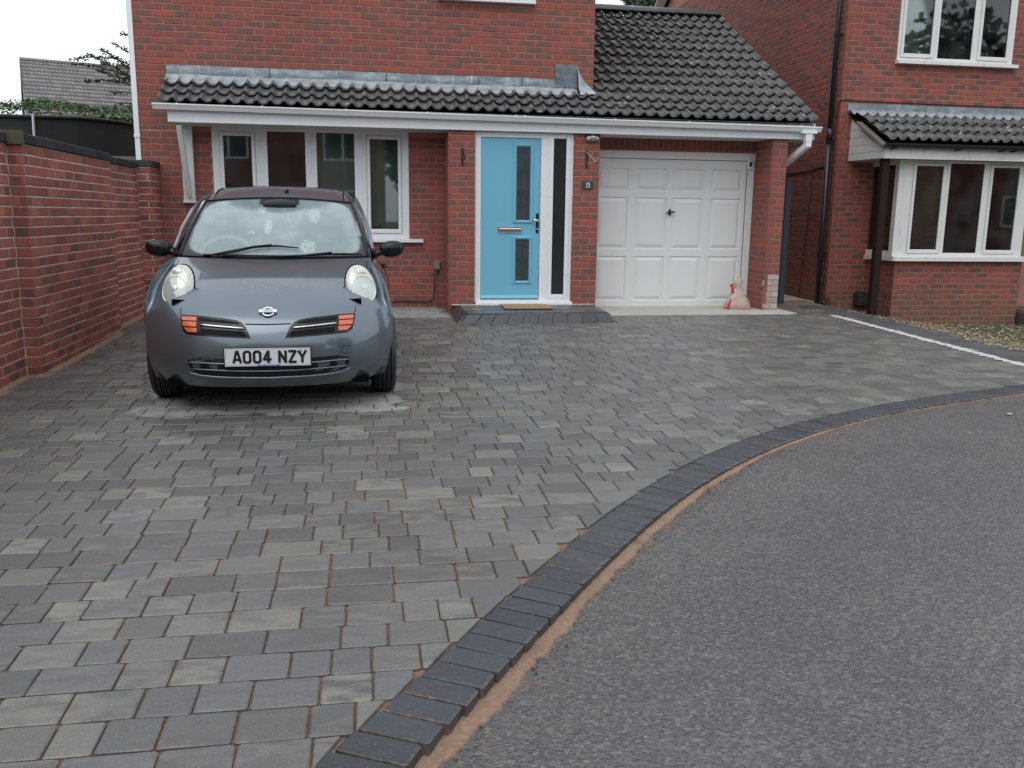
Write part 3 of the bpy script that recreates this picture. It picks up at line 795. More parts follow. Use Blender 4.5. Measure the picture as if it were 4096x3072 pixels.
# ---- lead flashing dressed over the top course
fl = MB()
def seam(x): return 0.006*math.sin(x*3.1)+0.003*math.sin(x*11)
xs = [-3.60+i*0.02 for i in range(int((1.33+3.60)/0.02)+1)]
up = [Vector((x, YW-0.006+0.002*math.sin(x*9), 2.782+0.5*seam(x))) for x in xs]
md = [Vector((x, YW-0.010, 2.675+seam(x))) for x in xs]
fl.grid([[p+Vector((0, .012, .004)) for p in up], up, md])
flash = fl.build('flashing', MAT['lead'], house, smooth=True)
ap = MB()
def tw(x): t = (x-X0T+TW/2)/(TW/2); return wave(t+0.06*math.sin(2*PI*t))
ym = [(YW-0.010, 2.675, 0.0), (0.44, None, 0.45), (0.385, None, 0.95), (0.325, None, 1.0)]
rows = []
for (yy, zz, k) in ym:
    rows.append([Vector((x, yy+(0.012*math.sin(x*2.3) if k == 1.0 else 0), (zz+seam(x)) if zz else rz(yy)+0.026+k*tw(x)+(1-k)*0.06)) for x in xs])
ap.grid(rows); ap.build('lead_apron', MAT['apron'], flash, smooth=True)
m = MB()
for x in (-2.43, -1.05, 0.08, 0.62):
    m.box(x-0.004, x+0.004, YW-0.017, YW-0.011, 2.66, 2.782)
m.build('lead_lap', MAT['slate'], flash)
m = MB(); m.box(1.045, 1.325, YW-0.016, YW-0.008, 2.685, 2.962); m.build('lead_patch', MAT['lead'], flash)
m = MB()
m.grid([[Vector((1.327, YW-0.012, 2.95)), Vector((1.331, 0.42, 2.80)), Vector((1.335, 0.40, 2.68)), Vector((1.34, 0.32, rz(.32)+.05))],
        [Vector((1.36, YW-.01, 2.86)), Vector((1.42, 0.45, 2.76)), Vector((1.46, 0.42, rz(.42)+.075)), Vector((1.47, 0.33, rz(.33)+.06))],
        [Vector((1.42, 0.62, rz(.62)+.085)), Vector((1.46, 0.52, rz(.52)+.07)), Vector((1.53, 0.44, rz(.44)+.06)), Vector((1.56, 0.36, rz(.36)+.05))]])
m.build('lead_corner', MAT['apron'], flash, smooth=True)

# ---- fascia, soffit, gutter, down pipes
m = MB(); m.box(-3.512, 4.318, -0.040, -0.020, 2.088, 2.285, ch=.003); m.box(-3.512, -3.494, -0.0205, YW, 2.088, 2.205); m.box(4.29, 4.318, -0.0205, 0.5, 2.095, 2.24)
fascia = m.build('fascia', MAT['upvc'], house)
m = MB(); m.box(-3.495, 4.29, -0.020, YW+.0, 2.092, 2.100)
for k in range(1, 5): m.box(-3.49, 4.28, -0.02+k*0.1, -0.016+k*0.1, 2.0895, 2.0925)
m.build('soffit', MAT['soffit'], house)
gm = MB(); gx = [-3.64+i*(4.35+3.64)/30 for i in range(31)]
def gt(x): return 2.279-0.042*(x+3.64)/7.99
prof = [(-0.042, 0.0), (-0.042, -0.058), (-0.110, -0.062), (-0.136, -0.014), (-0.142, -0.012), (-0.142, 0.002), (-0.128, 0.002), (-0.128, -0.012), (-0.106, -0.052), (-0.050, -0.050), (-0.050, 0.0)]
gm.grid([[Vector((x, a, gt(x)+b)) for a, b in prof] for x in gx], closed=True)
for xe in (gx[0], gx[-1]):
    s = -1 if xe < 0 else 1
    gm.prism([(xe, a*1.02, gt(xe)+b*1.02) for a, b in prof[:6]], (s*0.012, 0, 0))
gut = gm.build('gutter', MAT['gutter'], house)
for x in (-3.385, -2.463, -1.53, -0.594, 0.456, 0.559, 1.666, 2.607, 3.387, 4.085):
    z = gt(x); m = MB()
    pr = [(-0.040, 0.010), (-0.040, -0.063), (-0.112, -0.068), (-0.141, -0.018), (-0.148, -0.014), (-0.148, 0.009)]
    m.prism([(x-0.010, a, z+b) for a, b in pr], (0.020, 0, 0)); m.build('gutter_clip', MAT['gutter'], gut)
m = MB()
m.box(4.10, 4.30, -0.140, -0.040, gt(4.2)-0.082, gt(4.2)-0.055)
m.box(4.158, 4.240, -0.130, -0.052, 2.06, gt(4.2)-0.078); m.box(4.162, 4.236, -0.127, -0.055, 1.995, 2.062)
def obox(mb, a, b, w, d, up=(0, 0, 1)):
    a, b = Vector(a), Vector(b); t = (b-a).normalized(); s = t.cross(Vector(up)); s.normalize(); n = s.cross(t)
    P = []
    for p in (a, b):
        for (i, j) in ((-1, -1), (1, -1), (1, 1), (-1, 1)): P.append(p+s*(w/2*i)+n*(d/2*j))
    mb.add(P, [(0, 1, 2, 3), (7, 6, 5, 4), (0, 4, 5, 1), (1, 5, 6, 2), (2, 6, 7, 3), (3, 7, 4, 0)])
obox(m, (4.200, -0.100, 2.015), (4.085, 0.33, 1.775), 0.068, 0.068)
m.box(4.05, 4.118, 0.30, 0.368, -0.1, 1.80)
m.build('downpipe', MAT['gutter'], house)
m = MB(); m.box(-4.000, -3.942, 0.47, 0.535, 1.60, 5.2); m.box(-4.006, -3.936, 0.462, 0.54, 1.95, 1.985); m.box(-4.004, -3.938, 0.464, 0.54, 1.58, 1.63)
m.build('downpipe', MAT['gutter'], house)
m = MB(); m.box(-3.475, -3.345, 0.43, 0.478, 1.215, 2.09); m.box(-3.485, -3.335, 0.42, 0.479, 1.20, 1.225)
obox(m, (-3.405, 0.41, 1.28), (-3.405, 0.02, 2.06), 0.075, 0.055, up=(1, 0, 0))
m.build('gallows_bracket', MAT['timber_white'], house)

# ---- windows
def window(parent, X0, X1, Z0, Z1, Y, panes, sill=None, depth=0.07, fw=0.05, mat='upvc', sillmat=None, glass='glass', sash=0.045):
    """panes: (x0, x1, z0, z1, opens) glass sizes; the frame fills what is left"""
    m = MB(); ps = sorted(panes); e = 0.004
    b = [X0]+[(ps[i][1]+ps[i+1][0])/2 for i in range(len(ps)-1)]+[X1]
    for i, (x0, x1, z0, z1, op) in enumerate(ps):
        l, r = b[i], b[i+1]; so = sash if op else 0.0
        if op:   # casement proud of the frame
            s0, s1, t0, t1 = x0-so, x1+so, z0-so-.012, z1+so
            m.box(l, s0, Y, Y+depth, Z0, Z1, ch=e); m.box(s1, r, Y, Y+depth, Z0, Z1, ch=e)
            m.box(s0, s1, Y, Y+depth, Z0, t0, ch=e); m.box(s0, s1, Y, Y+depth, t1, Z1, ch=e)
            yq = Y-0.014
            m.box(s0+.003, x0, yq, Y+depth-.01, t0+.003, t1-.003, ch=.007); m.box(x1, s1-.003, yq, Y+depth-.01, t0+.003, t1-.003, ch=.007)
            m.box(x0, x1, yq, Y+depth-.01, t0+.003, z0, ch=.007); m.box(x0, x1, yq, Y+depth-.01, z1, t1-.003, ch=.007)
        else:
            m.box(l, x0, Y, Y+depth, Z0, Z1, ch=e); m.box(x1, r, Y, Y+depth, Z0, Z1, ch=e)
            m.box(x0, x1, Y, Y+depth, Z0, z0, ch=e); m.box(x0, x1, Y, Y+depth, z1, Z1, ch=e)
    o = m.build('window', MAT[mat], parent)
    for (x0, x1, z0, z1, op) in ps:
        g = MB(); yg = Y+0.012
        g.box(x0-.004, x1+.004, yg, yg+0.004, z0-.004, z1+.004); g.build('pane', MAT[glass], o)
        k = MB(); t = .006
        k.box(x0-.001, x0+t, yg-.004, yg-.0005, z0, z1); k.box(x1-t, x1+.001, yg-.004, yg-.0005, z0, z1); k.box(x0+t, x1-t, yg-.004, yg-.0005, z1-t, z1+.001); k.box(x0+t, x1-t, yg-.004, yg-.0005, z0-.001, z0+t)
        k.build('gasket', MAT['black'], o)
    if sill:
        x0, x1, z0, z1, y0 = sill; s = MB()
        s.prism([(x0, y0, z0), (x0, y0, z1-.006), (x0, Y+.02, z1+.004), (x0, Y+.02, z0)], (x1-x0, 0, 0)); s.build('sill', MAT[sillmat or mat], o)
    return o
fwin = window(house, WX0, WX1, WZ0, WZ1, 0.475, [(-2.999, -2.673, 0.91, 1.995, True), (-2.489, -2.041, 0.865, 2.058, False), (-1.905, -1.453, 0.865, 2.058, False), (-1.263, -0.924, 0.911, 1.997, True)], sill=(-3.25, -0.62, 0.750, 0.790, 0.405))
uwin = window(house, -0.365, 0.745, 3.69, 4.85, 0.465, [(-0.27, 0.16, 3.78, 4.75, True), (0.27, 0.65, 3.78, 4.75, True)], sill=(-0.42, 0.772, 3.640, 3.690, 0.40))
# rooms behind the glass
m = MB(); rx = [(-3.7, -0.45, 0.66, 3.2, 0.2, 2.3)]
for (a, b, c, d, e, f) in rx:
    m.add([(a, c, e), (b, c, e), (b, d, e), (a, d, e), (a, c, f), (b, c, f), (b, d, f), (a, d, f)], [(0, 1, 2, 3), (7, 6, 5, 4), (2, 1, 5, 6), (3, 2, 6, 7), (0, 3, 7, 4)])
m.build('room', MAT['room'], house)
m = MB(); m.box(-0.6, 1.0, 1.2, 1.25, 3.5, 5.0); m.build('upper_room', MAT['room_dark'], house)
# ---- front door set
DX0, DX1 = -0.016, 1.206
m = MB(); YD = 0.035
def dbox(a, b, c, d, y0=YD, y1=0.10, ch=.004): m.box(a, b, y0, y1, c, d, ch=ch)
dbox(DX0, 0.060, 0.04, 2.088); dbox(0.800, 0.955, 0.04, 2.088); dbox(1.113, DX1, 0.04, 2.088)
dbox(0.060, 0.800, 2.022, 2.088); dbox(0.955, 1.113, 2.025, 2.088); dbox(0.955, 1.113, 0.04, 0.128); dbox(0.060, 0.800, 0.04, 0.066)
dbox(0.905, 0.955, 0.075, 2.06, y0=YD-.008); dbox(1.113, 1.163, 0.075, 2.06, y0=YD-.008); dbox(0.955, 1.113, 0.078, 0.128, y0=YD-.008)
m.box(-0.008, 1.214, -0.045, 0.10, 0.0, 0.040, ch=.006); m.box(0.02, 0.86, -0.02, 0.04, 0.040, 0.056)
dframe = m.build('door_frame', MAT['upvc'], house)
m = MB(); m.box(0.953, 1.115, YD+.014, YD+.02, 0.126, 2.027); m.build('side_pane', MAT['glass_dark'], dframe)
m = MB()
m.box(0.063, 0.797, 0.050, 0.10, 0.072, 2.019, ch=.004); m.prism([(0.07, 0.050, 0.078), (0.07, 0.020, 0.080), (0.07, 0.050, 0.118)], (0.72, 0, 0))
leaf = m.build('front_door', MAT['door'], house)
def glazing(x0, x1, z0, z1):
    f = MB(); w = 0.040; y = 0.049
    def bar(a, b, c, d): f.box(a, b, y-0.016, y+.006, c, d, ch=.012)
    bar(x0-w, x0, z0-w, z1+w); bar(x1, x1+w, z0-w, z1+w); bar(x0, x1, z0-w, z0); bar(x0, x1, z1, z1+w)
    f.build('glazing_trim', MAT['door'], leaf)
    g = MB(); g.box(x0-.003, x1+.003, y-.004, y-.002, z0-.003, z1+.003); g.build('door_pane', MAT['glass_lead'], leaf)
    return y-.0045
GY_ = glazing(0.500, 0.670, 1.043, 1.920); glazing(0.497, 0.667, 0.297, 0.808)
def leadwork(lines, diamonds):
    f = MB()
    for pts in lines:
        for a, b in zip(pts[:-1], pts[1:]):
            d = Vector((b[0]-a[0], b[1]-a[1])); n = Vector((-d.y, d.x)).normalized()*0.0026; e = d.normalized()*.001
            f.add([(a[0]-n.x-e.x, GY_, a[1]-n.y-e.y), (b[0]-n.x+e.x, GY_, b[1]-n.y+e.y), (b[0]+n.x+e.x, GY_, b[1]+n.y+e.y), (a[0]+n.x-e.x, GY_, a[1]+n.y-e.y)], [(0, 1, 2, 3)])
    f.build('leading', MAT['black'], leaf)
    for (cx, cz, w, h) in diamonds:
        d = MB()
        for i, (k, yy) in enumerate(((1.0, -.002), (.82, -.006), (.62, -.008), (.42, -.011), (.2, -.013))):
            d.prism([(cx, GY_+yy, cz+h*k), (cx+w*k, GY_+yy, cz), (cx, GY_+yy, cz-h*k), (cx-w*k, GY_+yy, cz)], (0, .004, 0))
        d.build('bevel_glass', MAT['glass_lead'], leaf)
arc = lambda x0, z0, x1, z1, s, n=7: [(x0+(x1-x0)*i/n, z0+(z1-z0)*i/n+s*math.sin(PI*i/n)) for i in range(n+1)]
leadwork([[(.555, 1.66), (.555, 1.46)], [(.555, 1.31), (.555, 1.20)], [(.63, 1.78), (.63, 1.045)], [(.60, 1.92), (.60, 1.82)], [(.60, 1.72), (.60, 1.64)], arc(.5, 1.68, .63, 1.605, .02), arc(.5, 1.185, .63, 1.225, -.008), arc(.5, 1.79, .56, 1.77, .004), [(.64, 1.77), (.67, 1.77)],
          [(.5, 1.385), (.515, 1.385)], [(.595, 1.385), (.63, 1.385)], [(.582, .808), (.582, .62)], [(.582, .49), (.582, .30)], arc(.497, .735, .667, .715, .010), [(.497, .555), (.545, .555)], [(.62, .555), (.667, .555)], [(.497, .59), (.55, .59)], [(.628, .555), (.628, .30)], arc(.497, .385, .628, .37, -.006)],
         [(.555, 1.385, .042, .068), (.60, 1.765, .040, .045), (.582, .555, .040, .066)])
m = MB(); m.box(0.278, 0.572, 0.032, 0.05, 0.886, 0.962, ch=.008); m.tube([(0.288, 0.034, 0.932), (0.562, 0.034, 0.932)], 0.013, 10); m.build('letterbox', MAT['chrome'], leaf, smooth=False)
m = MB(); m.box(0.751, 0.783, 0.038, 0.05, 0.888, 1.126, ch=.006); dh = m.build('door_handle', MAT['black_gloss'], leaf)
m = MB(); m.tube([(0.767, 0.045, 1.040), (0.767, -0.004, 1.040), (0.758, -0.010, 1.040), (0.720, -0.010, 1.042), (0.702, -0.006, 1.042)], [.011, .011, .014, .021, .008], 10); m.tube([(0.767, 0.04, 0.935), (0.767, 0.030, 0.935)], .010, 10)
m.build('lever', MAT['chrome'], leaf, smooth=True)
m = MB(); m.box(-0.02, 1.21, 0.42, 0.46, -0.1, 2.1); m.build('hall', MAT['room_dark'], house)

# ---- garage door with its frame
m = MB(); YG = 0.520
m.box(3.690, 3.779, YG-.02, 0.60, -0.085, 1.845, ch=.004); m.box(1.525, 3.797, YG-.03, 0.60, 1.845, 1.942, ch=.006)
gframe = m.build('garage_frame', MAT['upvc_old'], house)
m = MB(); m.box(1.50, 3.69, YG+.035, 0.66, -0.09, 1.86); m.build('garage_gap', MAT['gap'], gframe)
m = MB(); DZ0, DZ1 = -0.078, 1.838
cols = [(1.640, 2.058), (2.160, 2.590), (2.664, 3.095), (3.195, 3.626)]; rws = [(0.0, 0.590), (0.685, 1.352), (1.440, 1.722)]
xe = [1.530]+[v for c in cols for v in c]+[3.676]; ze = [DZ0]+[v for c in rws for v in c]+[DZ1]
for i in range(len(xe)-1):
    for j in range(len(ze)-1):
        if i % 2 == 1 and j % 2 == 1: continue
        m.box(xe[i], xe[i+1], YG, YG+.03, ze[j], ze[j+1])
gdoor = m.build('garage_door', MAT['garage'], house)
for (x0, x1) in cols:
    for (z0, z1) in rws:
        p = MB(); c = 0.052; b = 0.012
        def ring(d, y): return [Vector((x0+d, YG+y, z0+d)), Vector((x1-d, YG+y, z0+d)), Vector((x1-d, YG+y, z1-d)), Vector((x0+d, YG+y, z1-d))]
        p.grid([ring(0, 0.0), ring(b, 0.016), ring(c, 0.001), ring(c+.004, -.0015), ], closed=True); q = ring(c+.004, -.0015); p.add(q, [(0, 1, 2, 3)])
        p.build('panel', MAT['garage'], gdoor)
m = MB(); m.tube([(2.636, YG, 1.165), (2.636, YG-.03, 1.165)], .018, 10); m.box(2.622, 2.650, YG-.010, YG, 1.125, 1.205); obox(m, (2.585, YG-.035, 1.157), (2.690, YG-.035, 1.172), .020, .020)
m.build('garage_handle', MAT['black_gloss'], gdoor)
# upper roof of the main block, above the frame
m = MB(); m.add([(-4.3, 0.1, 5.25), (1.9, 0.1, 5.25), (1.9, 4.2, 7.6), (-4.3, 4.2, 7.6), (1.9, 8.4, 5.25), (-4.3, 8.4, 5.25), (-4.3, .1, 5.2), (1.9, .1, 5.2)], [(0, 1, 2, 3), (3, 2, 4, 5), (6, 7, 1, 0), (7, 6, 5, 4), (0, 3, 5, 6), (1, 7, 4, 2)])
m.build('upper_roof', MAT['tile', 'island'], house)

# ---- doorstep
ds = MB(); ds.add([(-0.33, -1.075, -0.105), (1.475, -0.965, -0.105), (1.505, 0.03, -0.085), (-0.30, 0.03, -0.085), (-0.225, -0.985, -0.022), (1.43, -0.90, -0.022), (1.46, 0.03, -0.010), (-0.25, 0.03, -0.010)], [(4, 5, 6, 7), (0, 1, 5, 4), (1, 2, 6, 5), (3, 0, 4, 7)])
dstep = ds.build('doorstep', MAT['slate'], kind='structure')
def strip(a0, a1, b0, b1, n, name, kind, thick=0.012, gap=.004):
    """n blocks filling the quad a0-a1 (front/top edge pair a) to b0-b1, each a thin slab proud of the core"""
    a0, a1, b0, b1 = map(Vector, (a0, a1, b0, b1))
    nn = (a1-a0).cross(b0-a0).normalized()
    for i in range(n):
        t0, t1 = i/n, (i+1)/n; g = gap/max((a1-a0).length, .01)/2
        q = [a0.lerp(a1, t0+g), a0.lerp(a1, t1-g), b0.lerp(b1, t1-g), b0.lerp(b1, t0+g)]
        c = sum(q, Vector())/4; top = [p+nn*thick for p in q]; ins = [c+(p-c)*.955+nn*(thick+.005) for p in q]
        m = MB(); uv0 = [(-1.1, -1.1), (1.1, -1.1), (1.1, 1.1), (-1.1, 1.1)]; uv1 = [(-1, -1), (1, -1), (1, 1), (-1, 1)]; uv2 = [(-.9, -.9), (.9, -.9), (.9, .9), (-.9, .9)]
        m.add(q+top+ins, [(0, 1, 5, 4), (1, 2, 6, 5), (2, 3, 7, 6), (3, 0, 4, 7), (4, 5, 9, 8), (5, 6, 10, 9), (6, 7, 11, 10), (7, 4, 8, 11), (8, 9, 10, 11)], 0, uv0+uv1+uv2)
        m.build(name, MAT[kind, 'object'], dstep, uv=True)
strip((-0.325, -1.075, -0.118), (1.480, -0.975, -0.116), (-0.215, -1.012, -0.014), (1.445, -0.930, -0.014), 10, 'step_block', 'kerb', gap=.0022)
strip((-0.215, -1.000, -0.016), (1.440, -0.915, -0.016), (-0.215, -0.905, -0.014), (1.440, -0.82, -0.014), 9, 'step_block', 'kerb')
strip((-0.31, -0.02, -0.095), (-0.335, -1.085, -0.112), (-0.245, -0.02, -0.012), (-0.220, -1.000, -0.014), 5, 'step_block', 'kerb')
strip((1.490, -0.98, -0.110), (1.515, -0.02, -0.09), (1.445, -0.925, -0.014), (1.460, -0.02, -0.010), 5, 'step_block', 'kerb')
for j in range(5):
    ya = -0.895+j*0.15+0.03; yb = ya+0.145; n = 7+(j % 2)
    strip((-0.215, ya, -0.016+.002*j), (1.450, ya+.05, -0.016+.002*j), (-0.215, yb, -0.015+.002*j), (1.450, min(yb+.05, -.09), -0.015+.002*j), n, 'step_block', 'border' if j % 2 else 'paver', .008)
m = MB(); m.add([(-0.30, -0.10, .006), (1.49, -0.075, .006), (1.50, 0.0, .012), (-0.31, 0.0, .012)], [(0, 1, 2, 3)]); m.build('step_fillet', MAT['concrete'], dstep)

# ================================================================== NEXT-DOOR HOUSE
nh = thing('brick_house', 'neighbouring red brick house with brown corner post, bay window and black downpipe', 'house', (7.0, 1.08, -0.2))
NX, NY, BY = 5.26, 1.08, 0.38
NCB = []
m = MB()
m.box(NX+MO, 6.04, NY+MO, 1.25, -0.4, 5.4); m.box(6.04, 7.84, NY+MO, 1.25, -0.4, 3.27); m.box(7.84, 12, NY+MO, 1.25, -0.4, 5.4); m.box(6.04, 7.84, NY+MO, 1.25, 4.55, 5.4)
m.box(NX+MO, NX+0.2, 1.25, 9.2, -0.4, 5.4)
m.add([(NX+MO, 1.09, 5.4), (NX+MO, 9.2, 5.4), (NX+MO, 5.1, 7.6), (NX+.2, 1.09, 5.4), (NX+.2, 9.2, 5.4), (NX+.2, 5.1, 7.6)], [(0, 2, 1), (3, 4, 5)])
m.box(5.865, 7.815, BY+MO, 1.08, -0.5, 0.545)
nwall = m.build('wall', MAT['mortar_red'], nh)
course_bricks(NCB, (NX, NY), 0, 5.0, -0.25, 5.2, zoff=0.01, holes=[(0.78, 2.58, 3.26, 4.56), (0.66, 4.5, -0.4, 0.50), (0.66, 4.6, 0.50, 1.90)], kind='neigh')
course_bricks(NCB, (NX, 8.9), -Q, 7.82, -0.15, 5.5, zoff=0.01, kind='neigh', half=1)
course_bricks(NCB, (5.860, BY), 0, 1.96, -0.42, 0.545, zoff=0.01, kind='neigh', half=1)
course_bricks(NCB, (5.860, NY), -Q, 0.70, -0.42, 0.545, zoff=0.01, kind='neigh')
def nhide(p):
    if abs(p.x-NX) < .05 and p.y > 1.2:                          # hidden behind our garage
        return p.z < 2.0 and p.y > 1.9 or p.y > 7 or (p.z < 2.2+0.6*(p.y-1.2) and p.y > 1.9)
    return False
place_bricks(NCB, nwall, 300, hide=nhide)
# lean-to over the bay
nr = MB(); nsl = 0.50
def nrz(yy): return 2.105+nsl*(yy-0.11)
nr.add([(5.40, 0.15, nrz(.15)-.04), (9.8, .15, nrz(.15)-.04), (9.8, NY, nrz(NY)-.04), (5.40, NY, nrz(NY)-.04)], [(0, 1, 2, 3)])
nroof = nr.build('roof', MAT['black'], nh)
NRY = [0.10, 0.37, 0.64, 0.93]
for i in range(3):
    for c in range(15):
        link('roof_tile', tile_mesh(0.300, 2, 0.36, 'tile'), nroof, (5.405+0.30*(c+.5), NRY[i]+rnd.uniform(-.006, .006), nrz(NRY[i])+.034), (math.atan(nsl)-.030, rnd.uniform(-.006, .006), 0))
m = MB(); obox(m, (5.395, 0.12, 2.055), (5.395, 0.80, 2.41), 0.035, 0.085, up=(1, 0, 0)); m.build('verge_board', plain('weathered verge', (0.17, 0.155, 0.125), .85, var=.3, scale=20), nroof)
nf = MB(); nxs = [5.37+i*.02 for i in range(230)]
def ntw(x): t = (x-5.405)/.15; return wave(t+0.06*math.sin(2*PI*t))
nf.grid([[Vector((x, NY-.004, 2.700)) for x in nxs], [Vector((x, NY-.010, 2.698)) for x in nxs], [Vector((x, NY-.012, 2.555+.004*math.sin(5*x))) for x in nxs]])
nfl = nf.build('flashing', MAT['lead'], nh, smooth=True)
m = MB(); m.grid([[Vector((x, NY-.012, 2.556+.004*math.sin(5*x))) for x in nxs], [Vector((x, 1.02, nrz(1.02)+.045+.4*ntw(x))) for x in nxs], [Vector((x, 0.955, nrz(.955)+.026+ntw(x))) for x in nxs], [Vector((x, 0.885+.01*math.sin(3*x), nrz(.885)+.024+ntw(x))) for x in nxs]])
m.build('lead_apron', MAT['apron'], nfl, smooth=True)
# boarded cheek, fascia, soffit, gutter
ck = MB(); CX = 5.443
ck.prism([(CX, 0.19, 1.900), (CX, NY, 1.920), (CX, NY, 2.478), (CX, 0.527, 2.165), (CX, 0.19, 2.02)], (0.02, 0, 0))
cheek = ck.build('cheek', MAT['upvc_old'], nh)
zb = [1.905, 2.000, 2.105, 2.215, 2.325, 2.43]
for i in range(5):
    z0, z1 = zb[i]+.004, zb[i+1]-.004
    def ycut(z): return 0.192 if z < 2.02 else max(0.20, 0.192+(z-2.02)*0.335/0.145) if z < 2.165 else 0.527+(z-2.165)*1.767
    ya, yb_ = ycut(z0)+.012, ycut(z1)+.012
    if yb_ > NY-.03: yb_ = NY-.04
    p = MB(); p.prism([(CX-.008, ya, z0), (CX-.008, NY-.004, z0+.003), (CX-.008, NY-.004, z1+.003), (CX-.008, yb_, z1)], (0.007, 0, 0)); p.build('plank', MAT['upvc_old'], cheek)
m = MB(); m.box(CX, 9.8, 0.170, 0.190, 1.897, 2.06, ch=.003); m.build('fascia', MAT['upvc_old'], nh)
m = MB(); m.box(CX+.02, 9.8, 0.190, NY, 1.905, 1.915); m.build('soffit', MAT['soffit'], nh)
m = MB(); pr = [(0.110+0.055*math.cos(a), 2.088+0.060*math.sin(a)) for a in [PI+PI*k/10 for k in range(11)]]
m.grid([[Vector((5.40+i*.5, a, b)) for a, b in pr] for i in range(10)]); m.add([(5.40, a, b) for a, b in pr], [tuple(range(11))])
ngut = m.build('gutter', MAT['black_pipe'], nh)
for x in (5.52, 6.45, 7.1, 7.28): m = MB(); m.box(x-.02, x+.02, .06, .17, 2.015, 2.04); m.build('gutter_clip', MAT['black'], ngut)
m = MB(); m.box(5.470, 5.572, 0.24, 0.33, -0.36, 1.905, ch=.008); m.build('corner_post', MAT['brown_timber'], nh)
m = MB(); m.box(5.865, 5.885, NY-.022, NY+.002, 0.545, 1.90); m.box(5.80, 5.885, NY-.05, NY+.002, 0.525, 0.560); m.build('window_trim', MAT['upvc_old'], nh)
# bay window with its return
bwin = window(nh, 5.885, 7.782, 0.612, 1.900, BY-.005, [(6.052, 6.455, 0.705, 1.825, True), (6.563, 7.071, 0.660, 1.866, False), (7.210, 7.615, 0.703, 1.823, True)], sill=(5.815, 7.90, 0.548, 0.612, 0.30), mat='upvc_old')
m = MB(); m.box(5.800, 5.885, BY-.003, BY+.09, .612, 1.90, ch=.003); m.box(5.815, 5.870, BY+.09, NY-.02, .612, .68); m.box(5.815, 5.870, BY+.09, NY-.02, 1.84, 1.90); m.box(5.79, 5.88, BY-.06, NY-.03, .548, .611)
m.build('bay_return', MAT['upvc_old'], bwin)
m = MB(); m.box(5.838, 5.843, BY+.09, NY-.02, .68, 1.84); m.build('pane', MAT['glass'], bwin)
upw = window(nh, 6.045, 7.835, 3.300, 4.55, NY-.012, [(6.130, 6.546, 3.394, 4.46, True), (6.657, 7.178, 3.345, 4.50, False), (7.318, 7.724, 3.394, 4.46, True)], sill=(6.03, 7.90, 3.250, 3.300, 1.00), mat='upvc_old')
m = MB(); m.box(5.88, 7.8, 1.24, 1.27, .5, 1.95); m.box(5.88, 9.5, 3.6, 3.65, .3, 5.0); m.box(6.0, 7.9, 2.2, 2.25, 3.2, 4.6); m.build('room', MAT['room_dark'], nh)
for (x0, x1, z0, z1, y, lab) in [(6.04, 6.425, .70, 1.83, BY+.055, 'dark venetian blind in the left casement of the bay window'), (6.55, 7.04, .66, 1.87, BY+.055, 'dark venetian blind in the wide middle light of the bay window'), (7.20, 7.585, .70, 1.83, BY+.055, 'dark venetian blind in the right casement of the bay window'),
                            (6.40, 6.56, 3.36, 4.5, NY+.055, 'venetian blind strip beside the curtain in the upper left light'), (6.65, 7.16, 3.34, 4.5, NY+.055, 'dark venetian blind in the middle light of the upper window')]:
    m = MB(); n = int((z1-z0)/0.0245)
    for i in range(n):
        z = z0+(i+.5)*(z1-z0)/n; m.add([(x0, y-.010, z-.0055), (x1, y-.010, z-.0055), (x1, y+.010, z+.0055), (x0, y+.010, z+.0055)], [(0, 1, 2, 3)])
    m.tube([((x0+x1)/2, y-.012, z0), ((x0+x1)/2, y-.012, z1)], .0015, 4)
    tag(m.build('window_blind', MAT['blind']), lab, 'blind', 'venetian blinds in the next house')
def cloth(name, x0, x1, y, z0, z1, amp, per, mat, lab):
    m = MB(); n = int((x1-x0)/.012); rows = []
    for z in (z0, z1): rows.append([Vector((x0+(x1-x0)*i/n, y+amp*math.sin(2*PI*(x0+(x1-x0)*i/n)/per)+amp*.5*math.sin(9.7*i/n*PI), z)) for i in range(n+1)])
    m.grid(rows); tag(m.build(name, MAT[mat], smooth=True), lab, 'curtain'); return m
cloth('curtain', 6.10, 6.41, NY+.10, 3.35, 4.5, .012, .06, 'curtain', 'pale green curtain in the left light of the upper window')
cloth('curtain', 7.30, 7.80, NY+.09, 3.35, 4.5, .012, .06, 'curtain', 'pale green curtain in the right light of the upper window')
cloth('curtain', -1.98, -0.72, 0.70, .87, 2.12, .014, .17, 'curtain', 'grey green curtain drawn behind the ground floor window')
# pipes, cables, meter box, rake board
m = MB(); m.tube([(5.19, 1.20, -0.3), (5.19, 1.20, 2.27)], .036, 10); m.tube([(5.19, 1.20, 2.25), (5.19, 1.20, 5.6)], .033, 10); m.tube([(5.19, 1.20, 2.20), (5.19, 1.20, 2.36)], .043, 10)
npipe = m.build('downpipe', MAT['black_pipe'], nh, smooth=True)
for z in (0.60, 2.18, 3.62): m = MB(); m.tube([(5.19, 1.20, z-.018), (5.19, 1.20, z+.018)], .045, 10); m.box(5.15, 5.27, 1.16, 1.175, z-.015, z+.015); m.build('pipe_clip', MAT['black'], npipe)
m = MB(); m.tube([(9.8, NY-.008, 2.716), (7.0, NY-.008, 2.722), (5.5, NY-.008, 2.735), (5.33, NY-.008, 2.74), (5.255, NY-.006, 2.735), (5.25, 1.12, 2.70), (5.25, 1.15, 2.60), (5.245, 1.155, 1.9), (5.245, 1.16, 0.5), (5.245, 1.16, -.2)], .0065, 6); m.build('cable', MAT['cable'], nh)
